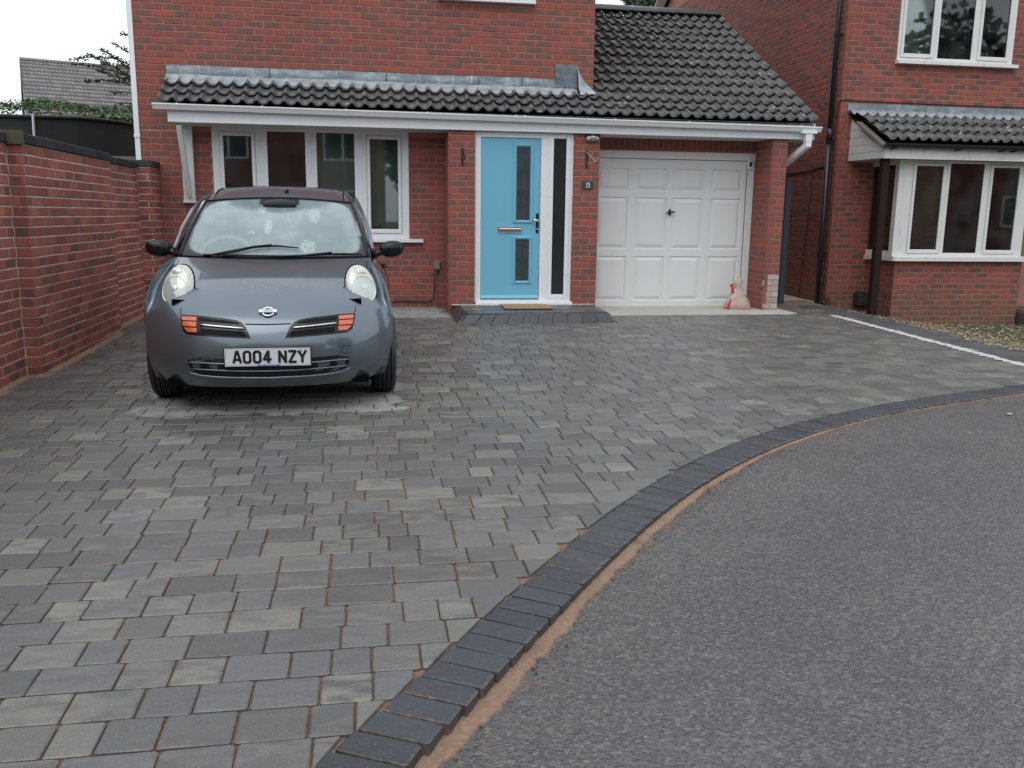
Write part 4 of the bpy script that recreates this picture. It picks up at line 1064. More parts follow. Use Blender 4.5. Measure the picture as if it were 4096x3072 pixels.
m = MB(); m.tube([(5.25, 1.25, 1.86), (5.25, 1.7, 1.83), (5.25, 1.80, 1.815), (5.25, 3.4, 1.78)], .011, 6); m.tube([(5.252, 1.68, 1.83), (5.252, 1.72, 1.78), (5.252, 1.76, 1.2), (5.252, 1.84, 0.4), (5.252, 1.88, -.1)], .006, 6); m.build('cable', MAT['cable'], nh)
m = MB(); m.prism([(5.690, .95, -.125), (5.850, .95, -.125), (5.850, .95, .035), (5.80, .95, .075), (5.72, .95, .075), (5.690, .95, .045)], (0, .13, 0)); m.box(5.70, 5.84, .942, .95, -.075, -.065)
tag(m.build('meter_box', plain('weathered black plastic', (.032, .032, .034), .55, var=.3, scale=8)), 'small weathered black meter box low on the next house wall', 'meter box')
m = MB(); obox(m, (5.10, 5.4, 7.70), (5.10, 9.5, 5.28), .045, .20, up=(1, 0, 0)); m.build('rake_board', MAT['upvc'], nh)
m = MB(); m.add([(4.98, 5.1, 7.9), (4.98, 9.7, 5.28), (12, 9.7, 5.28), (12, 5.1, 7.9), (4.98, .7, 5.3), (12, .7, 5.3)], [(0, 1, 2, 3), (4, 0, 3, 5)]); m.add([(4.98, 5.1, 7.85), (4.98, 9.7, 5.2), (5.26, 9.7, 5.2), (5.26, 5.1, 7.85)], [(0, 1, 2, 3)]); m.build('main_roof', MAT['tile', 'island'], nh)
m = MB(); m.box(7.86, 8.9, -0.55, 0.5, -0.42, -0.17, ch=.05); m.box(7.95, 8.9, -0.45, 1.08, -.17, -.155); tag(m.build('entrance_step', MAT['border', 'object']), 'grey block step at the far right of the gravel bed', 'step')
# gate in the passage
m = MB()
for i in range(4): m.box(3.99+i*.085, 4.071+i*.085, 0.50, 0.53, -0.05, 1.595, ch=.004)
m.box(3.99, 4.33, .53, .56, .2, .3); m.box(3.99, 4.33, .53, .56, 1.3, 1.4)
tag(m.build('side_gate', MAT['gate_blue']), 'dark blue grey gate in the passage beside the garage', 'gate')
# weed at the foot of the pipe, grass tufts on the gravel
def leafy(name, mat, pts, n, size, spread, lab=None, cat=None, seed=1, parent=None, kind=None):
    r = random.Random(seed); m = MB()
    for i in range(n):
        c = Vector(pts[r.randrange(len(pts))]); c = c+Vector((r.gauss(0, spread), r.gauss(0, spread), r.gauss(0, spread)))
        leaf_add(m, c, size*r.uniform(.6, 1.3), r)
    o = m.build(name, mat, parent, kind=kind)
    if lab: tag(o, lab, cat)
    return o
def leaf_add(m, c, s, r, w=0.45, d=None):
    if d is None: d = Vector((r.uniform(-1, 1), r.uniform(-1, 1), r.uniform(-.6, .8)))
    d = d.normalized(); n = d.cross(Vector((r.uniform(-1, 1), r.uniform(-1, 1), r.uniform(-1, 1)))); n.normalize()
    m.add([c-d*s*.5, c+n*s*w*.5+d*s*.05, c+d*s*.5, c-n*s*w*.5+d*s*.05], [(0, 1, 2, 3)])
leafy('weed', MAT['leaf_tree'], [(5.24, .98, z) for z in (-.15, -.10, -.05, 0.0)], 46, .05, .035, 'green weed at the foot of the black downpipe', 'weed', 3)
m = MB(); rt = random.Random(8)
for i in range(150):
    x = 6.6+rt.gauss(.55, .42); yy = .25+rt.gauss(0, .06); z = gz(x, yy)
    h = rt.uniform(.03, .10); dx, dy = rt.uniform(-.03, .03), rt.uniform(-.03, .03)
    m.add([(x-.0018, yy, z), (x+.0018, yy, z), (x+dx, yy+dy, z+h)], [(0, 1, 2)])
m.build('grass', MAT['leaf_pale'], kind='stuff')

# ================================================================== GARDEN WALL ON THE LEFT
gw = thing('garden_wall', 'red brick garden wall with dark blue coping, running beside the driveway', 'wall', (-3.85, -2.5, -0.15))
GB = []
m = MB()
m.box(-4.01, -3.79-MO, -3.693, -1.45, -0.4, 1.565); m.box(-4.01, -3.90-MO, -9.5, -3.70, -0.4, 1.565); m.box(-4.01, -3.90-MO, -1.45, 0.03, -0.4, 1.565); m.box(-4.01, -3.755, 0.035, 0.475, -0.4, 1.59)
core = m.build('wall', MAT['mortar_grey'], gw)
ZW = -0.010
course_bricks(GB, (-3.79, -3.70), Q, 2.25, -0.20, 1.568, zoff=ZW, kind='garden', Lb=.214)
course_bricks(GB, (-3.90, -6.4), Q, 2.69, -0.26, 1.568, zoff=ZW, kind='garden', Lb=.214, half=1)
course_bricks(GB, (-3.90, -1.45), Q, 1.49, -0.16, 1.568, zoff=ZW, kind='garden', Lb=.214)
course_bricks(GB, (-3.90, -3.70), 0, 0.11, -0.20, 1.568, zoff=ZW, kind='garden', dp=.05)
course_bricks(GB, (-3.90, 0.030), 0, 0.150, -0.13, 1.59, zoff=.012, kind='garden')
course_bricks(GB, (-3.750, 0.030), Q, 0.44, -0.13, 1.59, zoff=.012, kind='garden', half=1)
place_bricks(GB, core, 300)
m = MB()
def cope(y0, y1, x1, z0=1.572, h=0.07, x0=-4.03):
    b = MB(); c = .006; y0 += .004; y1 -= .004
    xs_, zs_ = (x0, x1), (z0, z0+h)
    b.add([(x0, y0, z0), (x1, y0, z0), (x1, y1, z0), (x0, y1, z0), (x0, y0, z0+h-c), (x1, y0, z0+h-c), (x1, y1, z0+h-c), (x0, y1, z0+h-c), (x0+c, y0+c, z0+h), (x1-c*2, y0+c, z0+h), (x1-c*2, y1-c, z0+h), (x0+c, y1-c, z0+h)],
          [(0, 1, 5, 4), (1, 2, 6, 5), (2, 3, 7, 6), (3, 0, 4, 7), (4, 5, 9, 8), (5, 6, 10, 9), (6, 7, 11, 10), (7, 4, 8, 11), (8, 9, 10, 11), (3, 2, 1, 0)])
    b.build('coping_brick', MAT['blue', 'object'], gw)
yy = -6.10
while yy < -3.73: cope(yy, min(yy+.225, -3.72), -3.885); yy += .225
cope(-3.70, -3.468, -3.775); yy = -3.468
while yy < -1.5: cope(yy, yy+.222, -3.775); yy += .222
yy = -1.45
while yy < 0.0: cope(yy, min(yy+.222, .02), -3.885, 1.574); yy += .222
cope(0.02, 0.25, -3.735, 1.596, .072); cope(0.25, .475, -3.735, 1.596, .072)
b = MB(); b.box(-4.02, -3.775, -3.722, -3.700, 1.56, 1.66); b.build('coping_joint', MAT['bark'], gw)
# line of loose sand at the foot of the wall
m = MB(); r1, r2, r3 = [], [], []
for i in range(61):
    yv = -4.6+i*(4.5/60); xw = -3.79 if -3.70 < yv < -1.45 else -3.90
    r1.append(Vector((xw-.004, yv, G(yv)+.018+rnd.uniform(0, .008)))); r2.append(Vector((xw+.018+rnd.uniform(0, .012), yv, G(yv)+.006))); r3.append(Vector((xw+.045+rnd.uniform(0, .03), yv, G(yv)-.004)))
m.grid([r1, r2, r3]); m.build('wall_sand', MAT['sand'], kind='stuff')

# ================================================================== BEYOND THE WALL
tr = thing('trampoline', 'garden trampoline with black safety net and one bare silver pole', 'trampoline', (-8.4, 8.2, .55))
tc = Vector((-7.55, 9.2)); TR = 2.1
ang = [2*PI*k/28 for k in range(28)]
m = MB(); m.grid([[Vector((tc.x+TR*math.cos(a), tc.y+TR*math.sin(a), 1.3)) for a in ang], [Vector((tc.x+TR*1.0*math.cos(a), tc.y+TR*math.sin(a), 2.79-.02*math.sin(a*3)**2)) for a in ang]], closed=True); m.build('net', MAT['net'], tr)
m = MB(); m.tube([Vector((tc.x+TR*1.005*math.cos(a), tc.y+TR*1.005*math.sin(a), 2.79-.02*math.sin(a*3)**2)) for a in ang+[ang[0]]], .035, 6); m.build('top_rail', MAT['black'], tr)
m = MB(); m.tube([Vector((tc.x+TR*math.cos(a), tc.y+TR*math.sin(a), 1.3)) for a in ang+[ang[0]]], .06, 6); m.add([(tc.x+TR*math.cos(a), tc.y+TR*math.sin(a), 1.3) for a in ang], [tuple(range(28))]); m.build('bed', MAT['black'], tr)
for a in (-PI/2+.1, -PI/2+1.25, -PI/2+2.3, PI/2+.6, PI/2+1.8):
    p = Vector((tc.x+(TR+.05)*math.cos(a), tc.y+(TR+.05)*math.sin(a), 0)); m = MB(); m.tube([(p.x-.06*math.cos(a), p.y, .55), (p.x, p.y, 1.5), (p.x+.03, p.y, 2.82)], .024, 8)
    m.build('pole', MAT['steel' if abs(a+PI/2-.1) < .01 else 'black'], tr)
m = MB(); m.box(-7.5, -4.05, 4.0, 4.06, .5, 1.93); m.box(-4.16, -4.05, 3.94, 4.1, .5, 2.02); tag(m.build('panel_fence', MAT['fence_wood']), 'low weathered fence panel between the coping and the trampoline', 'fence')

# clipped conifer hedge: trimmed top, hanging sprays
hd = thing('conifer_hedge', 'long clipped green conifer hedge behind the trampoline', 'hedge', (-9, 13, .5))
m = MB(); rh = random.Random(31)
def hedge_top(x): return 3.62+.03*math.sin(x*1.1)+.05*math.sin(x*2.7)
for i in range(15000):
    x = rh.uniform(-16, -4.6); t = rh.random(); front = 12.2
    top = hedge_top(x)
    if t < .42: z = top-abs(rh.gauss(0, .10)); yv = front+rh.uniform(-.1, 1.2); s = rh.uniform(.06, .13); d = Vector((rh.uniform(-1, 1), rh.uniform(-1, .2), rh.uniform(-.1, .7)))
    else:
        z = top-rh.random()**1.2*1.7; yv = front+.25*math.sin(x*2.3+z*3)*.35+rh.uniform(-.12, .35); s = rh.uniform(.07, .15); d = Vector((rh.uniform(-1, 1), -.5, rh.uniform(-.7, .25)))
        if math.sin(x*1.7+2.2*math.sin(z*2.1+x*.6))+rh.gauss(0, .4) < -.15: yv += .45
    leaf_add(m, Vector((x, yv, z)), s, rh, .30, d)
m.build('foliage', MAT['hedge'], hd, kind='stuff')
m = MB(); m.box(-16.2, -4.5, 12.75, 13.3, .5, 3.35); m.build('stems', plain('hedge shade', (.012, .016, .008), .95, var=.4, scale=3), hd)  # dark block standing in for the shade deep inside the hedge
leafy('yellow_shrub', MAT['leaf_pale'], [(-9.4, 10.9, 2.6), (-9.3, 10.9, 2.4), (-9.5, 10.8, 2.2), (-9.25, 10.8, 2.0), (-9.6, 11, 2.9), (-8.95, 11.6, 3.2)], 130, .10, .13, 'yellow green shrub at the left end of the coping', 'shrub', 6)

def branch_tree(name, lab, base, limbs, leaf, n, size, spread, seed, mat='leaf_tree'):
    t = thing(name, lab, 'tree', base); r = random.Random(seed)
    m = MB()
    for pts, r0 in limbs: m.tube(pts, [r0*(1-.8*i/(len(pts)-1)) for i in range(len(pts))], 6)
    m.build('trunk', MAT['bark'], t)
    m = MB()
    for pts, r0 in limbs[1:]:
        L = sum((Vector(b)-Vector(a)).length for a, b in zip(pts[:-1], pts[1:]))
        for i in range(int(n*L)):
            u = r.random()**.8*(len(pts)-1); k = int(min(u, len(pts)-2)); c = Vector(pts[k]).lerp(Vector(pts[k+1]), u-k)
            sp = spread*(.35+.65*(1-u/(len(pts)-1)))
            leaf_add(m, c+Vector((r.gauss(0, sp), r.gauss(0, sp), r.gauss(0, sp))), size*r.uniform(.6, 1.3), r, .55)
    m.build('crown', MAT[mat], t, kind='stuff')
    return t
rb = random.Random(15); limbs = [([(-4.9, 10.0, .5), (-5.0, 9.7, 2.0), (-5.1, 9.6, 3.4)], .11)]
tips = [(-7.25, 9, 4.12), (-6.85, 9, 4.22), (-6.65, 9.1, 4.32), (-6.35, 9, 4.45), (-6.15, 8.9, 4.62), (-6.75, 9, 3.86), (-7.15, 9, 3.98), (-7.0, 9.2, 3.70), (-6.5, 9.2, 3.5), (-6.3, 9, 3.25), (-6.1, 9.3, 3.75), (-6.0, 9.1, 4.1), (-5.9, 9.2, 4.4), (-6.4, 9.1, 3.7)]
for tp in tips:
    s = Vector((-5.1, 9.6, 3.0+rb.uniform(-.5, .5))); e = Vector(tp); pts = []
    for i in range(6):
        u = i/5; p = s.lerp(e, u); p.z += .30*math.sin(PI*u)*(1 if e.z > 3.6 else .5); p += Vector((rb.gauss(0, .025), rb.gauss(0, .03), rb.gauss(0, .025))); pts.append(tuple(p))
    limbs.append((pts, .022))
branch_tree('garden_tree', 'small feathery tree leaning out past the corner of the house', (-4.9, 10, .5), limbs, None, 120, .062, .050, 12)
limbs = [([(-10.6, 10.5, .5), (-10.5, 10.5, 2.5)], .07)]
for tp in [(-8.95, 9.6, 3.62), (-9.05, 9.6, 3.95), (-9.3, 9.8, 3.72), (-9.4, 9.8, 4.2), (-9.25, 9.7, 3.45), (-9.0, 9.7, 3.35)]:
    s = Vector((-10.5, 10.4, 2.7)); e = Vector(tp); limbs.append(([tuple(s.lerp(e, u)+Vector((0, 0, .25*math.sin(PI*u)))) for u in (0, .25, .5, .75, 1)], .014))
branch_tree('young_tree', 'thin young tree with sparse leaves at the far left above the hedge', (-10.6, 10.5, .5), limbs, None, 45, .085, .075, 19, 'leaf_tree')
limbs = [([(7.2, 16, -.3), (7.1, 16, 3), (7.0, 16, 6)], .2)]
for i in range(26):
    a = rb.uniform(0, 2*PI); e = Vector((6.85+.9*math.cos(a)*rb.uniform(.4, 1.0), 15.6+.8*math.sin(a), 6.7+rb.uniform(-.3, 1.6))); s = Vector((7.05, 16, 5+rb.random()))
    limbs.append(([tuple(s.lerp(e, u)) for u in (0, .33, .66, 1)], .03))
branch_tree('leafy_tree', 'green tree showing above the garage ridge beside the next house', (7.2, 16, -.3), limbs, None, 130, .13, .15, 23, 'leaf_tree')
leafy('pale_bough', MAT['leaf_pale'], [(7.05, 14.6, 6.95), (7.2, 14.6, 7.1), (6.95, 14.6, 6.85), (7.1, 14.6, 7.3)], 260, .10, .14, 'yellow green bough above the mossy ridge', 'tree', 9)

# house far behind: its tiled roof shows over the hedge
fh = thing('tiled_house', 'distant house whose brown tiled roof shows above the hedge', 'house', (-14, 38, 0))
FA = math.radians(20.7); fd = Vector((math.cos(FA), math.sin(FA), 0)); fn = Vector((math.sin(FA), -math.cos(FA), 0))
R0 = Vector((-17.56, 36.5, 8.15)); fsl = math.radians(37)
def fp(a, s, lift=0.0): return R0+fd*a+fn*(s*math.cos(fsl))+Vector((0, 0, -s*math.sin(fsl)))+(fn*math.sin(fsl)+Vector((0, 0, math.cos(fsl))))*lift
m = MB(); m.add([fp(0, 0), fp(9, 0), fp(9, 5.4), fp(0, 5.4)], [(0, 1, 2, 3)]); bk = [fp(0, 0), fp(9, 0)]; m.add([bk[0], bk[1], bk[1]-fn*4.3-Vector((0, 0, 3.2)), bk[0]-fn*4.3-Vector((0, 0, 3.2))], [(0, 1, 2, 3)])
froof = m.build('roof', MAT['tile_far', 'island'], fh)
m = MB(); e0, e1 = fp(0.1, 5.2), fp(8.9, 5.2); b0, b1 = fp(0.1, 0)-fn*4.2-Vector((0, 0, 3.2)), fp(8.9, 0)-fn*4.2-Vector((0, 0, 3.2))
base = lambda v: Vector((v.x, v.y, -.5))
m.add([e0, e1, b1, b0, base(e0), base(e1), base(b1), base(b0), fp(.1, 0), fp(8.9, 0)], [(0, 1, 5, 4), (1, 2, 6, 5), (2, 3, 7, 6), (3, 0, 4, 7), (0, 8, 3), (1, 2, 9)])
m.build('wall', plain('pale render', (.33, .30, .27), .9), fh)
xa = fd; za = (fn*math.sin(fsl)+Vector((0, 0, math.cos(fsl)))); ya = za.cross(xa)
fm = Matrix((xa, ya, za)).transposed().to_euler()
FT = tile_mesh(.312, 2, .40, 'tile_far', 5)
for j in range(15):
    for i in range(18):
        link('roof_tile', FT, froof, fp(.16+.312*i, .33*(j+1), .02), fm)
m = MB(); m.tube([fp(0, -.02, .02), fp(9, -.02, .02)], .11, 8); m.build('ridge', MAT['tile_far', 'island'], froof)
for a in (3.55, 4.25): m = MB(); q = fp(a, -.06, .12); m.tube([q, q+fd*.42], .10, 8); m.build('ridge_vent', MAT['tile', 'object'], froof)
m = MB(); m.add([fp(-.03, -.05, .08), fp(-.03, 5.4, .08), fp(-.03, 5.4, -.12), fp(-.03, -.05, -.12)], [(0, 1, 2, 3)]); m.build('verge', MAT['concrete'], froof)

# ================================================================== SMALL THINGS ON AND AROUND THE HOUSE
def hook(x, lab, turn):
    t = thing('hanging_bracket', lab, 'bracket', (x, 0, 1.78), 'hanging basket brackets beside the door')
    m = MB(); m.box(x-.012, x+.012, -.010, 0, 1.675, 1.885, ch=.003)
    for z in (1.700, 1.860): m.tube([(x, -.006, z), (x, -.014, z)], .007, 6)
    m.build('wall_plate', MAT['black_iron'], t)
    m = MB(); dx = turn
    m.tube([(x, -.012, 1.735), (x+dx*.5, -.09, 1.742), (x+dx, -.185, 1.752), (x+dx*1.12, -.205, 1.775), (x+dx*1.1, -.212, 1.80), (x+dx*1.0, -.205, 1.792)], .006, 6)
    m.tube([(x, -.012, 1.865), (x+dx*.45, -.08, 1.81), (x+dx*.9, -.165, 1.757)], .006, 6); m.build('arm', MAT['steel' if turn > .05 else 'black_iron'], t)
hook(-0.172, 'black iron hanging bracket on the narrow pier left of the blue door', .018)
hook(1.363, 'black iron hanging bracket above the number plate', .075)
pl = thing('number_plate', 'small slate house number plate reading 15 beside the garage door', 'house sign', (1.38, 0, 1.426))
m = MB(); m.box(1.311, 1.450, -.012, -.001, 1.427, 1.526, ch=.003)
for x in (1.326, 1.434): m.tube([(x, -.012, 1.476), (x, -.0155, 1.476)], .0055, 8)
m.build('plate', MAT['slate'], pl)
def text(s, size, parent, pos, mat, rot=(PI/2, 0, 0), offset=0.0, extr=0.0006, sx=1.0, name='lettering', local=False, space=1.0):
    cu = D.curves.new('lettering', 'FONT'); cu.body = s; cu.size = size; cu.align_x = 'CENTER'; cu.align_y = 'CENTER'; cu.offset = offset; cu.extrude = extr; cu.space_character = space; cu.resolution_u = 4
    to = D.objects.new('t', cu); COL.objects.link(to); bpy.context.view_layer.update()
    me = D.meshes.new_from_object(to.evaluated_get(bpy.context.evaluated_depsgraph_get())); D.objects.remove(to)
    me.materials.clear(); me.materials.append(mat)
    o = link(name, me, parent if not local else None, pos, rot)
    if local: o.parent = parent; o.location = pos
    o.scale = (sx, 1, 1); return o
# seriffed numerals cut from strokes
m = MB()
def poly15(p, y=-.0135): m.prism([(x, y, z) for x, z in p], (0, .0016, 0))
poly15([(1.361, 1.447), (1.377, 1.447), (1.377, 1.450), (1.3735, 1.451), (1.3735, 1.507), (1.369, 1.507), (1.358, 1.500), (1.359, 1.497), (1.3655, 1.499), (1.3655, 1.451), (1.361, 1.450)])
poly15([(1.387, 1.507), (1.408, 1.510), (1.4085, 1.5025), (1.392, 1.5005), (1.3905, 1.487), (1.3845, 1.4845)])
pts = [(1.3865, 1.4850), (1.396, 1.489), (1.405, 1.484), (1.409, 1.4715), (1.404, 1.455), (1.392, 1.4475), (1.384, 1.450)]
for a, b in zip(pts[:-1], pts[1:]):
    d = Vector((b[0]-a[0], b[1]-a[1])).normalized(); n = Vector((-d.y, d.x))*.0034; poly15([(a[0]-n.x-d.x*.001, a[1]-n.y-d.y*.001), (b[0]-n.x+d.x*.001, b[1]-n.y+d.y*.001), (b[0]+n.x+d.x*.001, b[1]+n.y+d.y*.001), (a[0]+n.x-d.x*.001, a[1]+n.y-d.y*.001)], -.0135-.0002*pts.index(a))
m.build('numeral', MAT['white_paint'], pl)
lp = thing('bulkhead_lamp', 'caged bulkhead lamp under the soffit above the number plate', 'lamp', (1.42, 0, 2.0))
m = MB(); m.box(1.330, 1.510, -.045, 0, 2.035, 2.086, ch=.006); m.build('housing', MAT['black'], lp)
m = MB(); ringp = [(.085*math.cos(a), .036*math.sin(a)) for a in [2*PI*k/16 for k in range(16)]]
m.grid([[Vector((1.42+x, -.012, 2.030+z)) for x, z in ringp], [Vector((1.42+x*.98, -.05, 2.030+z*.95)) for x, z in ringp], [Vector((1.42+x*.75, -.072, 2.030+z*.7)) for x, z in ringp], [Vector((1.42+x*.2, -.08, 2.030+z*.2)) for x, z in ringp]], closed=True)
m.build('diffuser', plain('frosted glass', (.42, .43, .42), .25), lp, smooth=True)
for x in (1.388, 1.452):
    m = MB(); m.tube([(x, -.01, 2.066), (x, -.07, 2.055), (x, -.088, 2.030), (x, -.07, 2.000), (x, -.01, 1.993)], .0045, 6); m.build('guard', MAT['black'], lp)
cb = thing('security_camera', 'small white security camera on the garage frame', 'camera', (3.70, .49, 1.75))
m = MB(); m.box(3.672, 3.728, .455, .50, 1.735, 1.845, ch=.008); m.build('case', MAT['upvc'], cb)
m = MB(); m.box(3.682, 3.716, .448, .456, 1.770, 1.828, ch=.003); m.build('lens_panel', MAT['black_gloss'], cb)
eb = thing('socket_box', 'grey outdoor socket box with conduit on the wall left of the porch', 'socket box', (-.45, .48, .4))
m = MB(); m.box(-.488, -.412, .415, .478, .418, .516, ch=.006); m.box(-.480, -.420, .425, .478, .406, .418); m.build('case', MAT['grey_plastic'], eb)
m = MB(); m.tube([(-.470, .458, .41), (-.462, .465, .33), (-.455, .468, .24), (-.456, .468, .05), (-.467, .468, -.13)], .0075, 8); m.build('conduit', MAT['cable_grey'], eb)
for z in (.38, .24, .09, -.06): m = MB(); m.tube([(-.452, .452, z-.005), (-.452, .476, z-.005)], .010, 6); m.build('clip', MAT['cable_grey'], eb)
m = MB(); m.tube([(-.472, .468, .40), (-.474, .472, .25), (-.485, .472, .06), (-.500, .472, .02), (-.56, .470, -.002), (-.70, .470, -.001), (-.87, .470, .003), (-1.1, .470, -.003), (-1.6, .472, -.01)], .006, 6); m.build('cable', MAT['cable'], eb)
m = MB(); v = [(0.286, -.115), (.866, -.122), (.846, -.600), (.276, -.590)]
m.prism([(x, y, .0068-.002*(y < -.3)) for x, y in v], (0, 0, .016)); mat_ = tag(m.build('doormat', MAT['coir']), 'tan coir doormat on the step below the blue door', 'doormat')
m = MB(); m.prism([(x*1.0+(-.004 if x < .5 else .004), y-.004, .0045-.002*(y < -.3)) for x, y in v], (0, 0, .008)); m.build('backing', MAT['rubber'], mat_)
# bag of sand leaning on the frame
bagm = NT('clear sand bag'); pb = bagm.pos()
bagm.P(Base_Color=bagm.mix(bagm.smooth(bagm.noise(pb, 14, 4), .3, .7), (.38, .27, .225), (.50, .38, .325)), Roughness=.38, Coat_Weight=.4); bagm.bump(bagm.noise(bagm.mapv(pb, (1, 1, .6)), 22, 4), .5, .02)
bg_ = thing('sand_bag', 'tied clear plastic bag of pinkish sand slumped at the right foot of the garage door', 'bag', (3.5, .14, -.08))
rb2 = random.Random(3); prof = [(0.0, .178, .095), (.015, .192, .105), (.06, .176, .098), (.11, .152, .088), (.16, .122, .078), (.20, .096, .062), (.235, .070, .048), (.265, .052, .038), (.30, .050, .032), (.33, .062, .030), (.36, .058, .022), (.39, .040, .012), (.405, .022, .004)]
m = MB(); rows = []
for (z, a, b) in prof:
    cxo = -.025*(z/.4) + (.012 if z > .3 else 0)
    rows.append([Vector((3.505+cxo+math.copysign(abs(math.cos(t))**.8, math.cos(t))*a*(1+.05*math.sin(5*t+z*25)), .155+math.copysign(abs(math.sin(t))**.8, math.sin(t))*b*(1+.07*math.sin(4*t+z*30)), -.0805+z+.008*math.sin(3*t+z*40)*(z > .1))) for t in [2*PI*k/24 for k in range(24)]])
m.grid(rows, closed=True); m.add(rows[0], [tuple(range(23, -1, -1))]); m.add(rows[-1], [tuple(range(24))]); m.build('body', bagm.m, bg_, smooth=True)
red = plain('red print', (.55, .03, .03), .4)
m = MB(); m.grid([[Vector((3.318, .10, -.075)), Vector((3.345, .055, -.07))], [Vector((3.345, .10, -.01)), Vector((3.362, .065, -.005))], [Vector((3.372, .11, .055)), Vector((3.380, .08, .055))]]); m.build('printed_edge', red, bg_)
m = MB(); m.grid([[Vector((3.395, .13, .13)), Vector((3.425, .10, .13))], [Vector((3.385, .12, .20)), Vector((3.412, .105, .19))], [Vector((3.362, .12, .235)), Vector((3.405, .11, .252))], [Vector((3.36, .125, .24)), Vector((3.40, .115, .262))]]); m.build('tie', red, bg_)
# things standing on the inside window board
m = MB(); m.box(-1.245, -1.135, .575, .60, .868, .955, ch=.004); tag(m.build('picture_frame', MAT['dark_box']), 'small dark picture frame standing inside the front window', 'picture frame')
m = MB(); m.box(-1.085, -0.935, .565, .63, .868, .995, ch=.004); m.box(-1.087, -.933, .563, .63, .960, .965); tag(m.build('wooden_box', MAT['wood_box']), 'wooden box standing inside the front window near its right corner', 'box')
m = MB(); m.box(-3.1, -0.8, .56, .78, .845, .867); m.build('window_board', MAT['upvc'], fwin)
# litter
def litter(x, y, z, s, mat, lab, sd):
    r = random.Random(sd); m = MB(); n = 8; pts = [(x+s*math.cos(2*PI*k/n)*r.uniform(.7, 1.1), y+s*.6*math.sin(2*PI*k/n)*r.uniform(.7, 1.1), z+.004+r.uniform(0, .006)) for k in range(n)]
    m.add(pts+[(x, y, z+.009)], [(k, (k+1) % n, n) for k in range(n)]); tag(m.build('fallen_leaf', MAT[mat]), lab, 'leaf')
litter(-.62, -1.16, G(-1.16)+.003, .022, 'leaf_litter', 'single orange leaf on the paving near the step corner', 1)
litter(3.02, -5.55, G(-5.55)-.012, .028, 'leaf_white', 'single pale leaf lying on the tarmac', 2)
m = MB(); rq = random.Random(12)
for (x, y) in [(-.18, -1.18), (.03, -1.19)]:
    for i in range(9): 
        c = Vector((x+rq.gauss(0, .012), y+rq.gauss(0, .012), G(y)+.006)); leaf_add(m, c, .02, rq)
m.build('leaf_scraps', MAT['black'], kind='stuff')

# ================================================================== CAR
def paint():
    k = NT('grey blue car paint'); o = k.objco(); p = k.pos()
    fl = k.noise(o, 900, 2)
    c = k.mix(k.smooth(fl, .3, .7), (0.100, 0.126, 0.152), (0.142, 0.173, 0.203))
    k.P(Base_Color=c, Metallic=0.70, Roughness=0.34, Coat_Weight=1.0, Coat_Roughness=0.045, Specular_IOR_Level=0.5)
    x, y, z = k.sep(o)
    dm = k.math('MULTIPLY', k.smooth(z, .70, .80), k.smooth(y, 1.0, .8))
    d = k.math('MULTIPLY', k.math('MULTIPLY', k.smooth(k.voro(k.mapv(o, (1, .8, 1)), 75), .30, .05), k.smooth(k.noise(o, 5, 3), .46, .6)), dm)
    b = k.n('Bump'); b.inputs['Strength'].default_value = 0.8; b.inputs['Distance'].default_value = .004; k.set(b.inputs['Height'], d)
    k.set(k.b.inputs['Normal'], b.outputs[0]); k.set(k.b.inputs['Coat Normal'], b.outputs[0])
    return k.m
PAINT = paint()
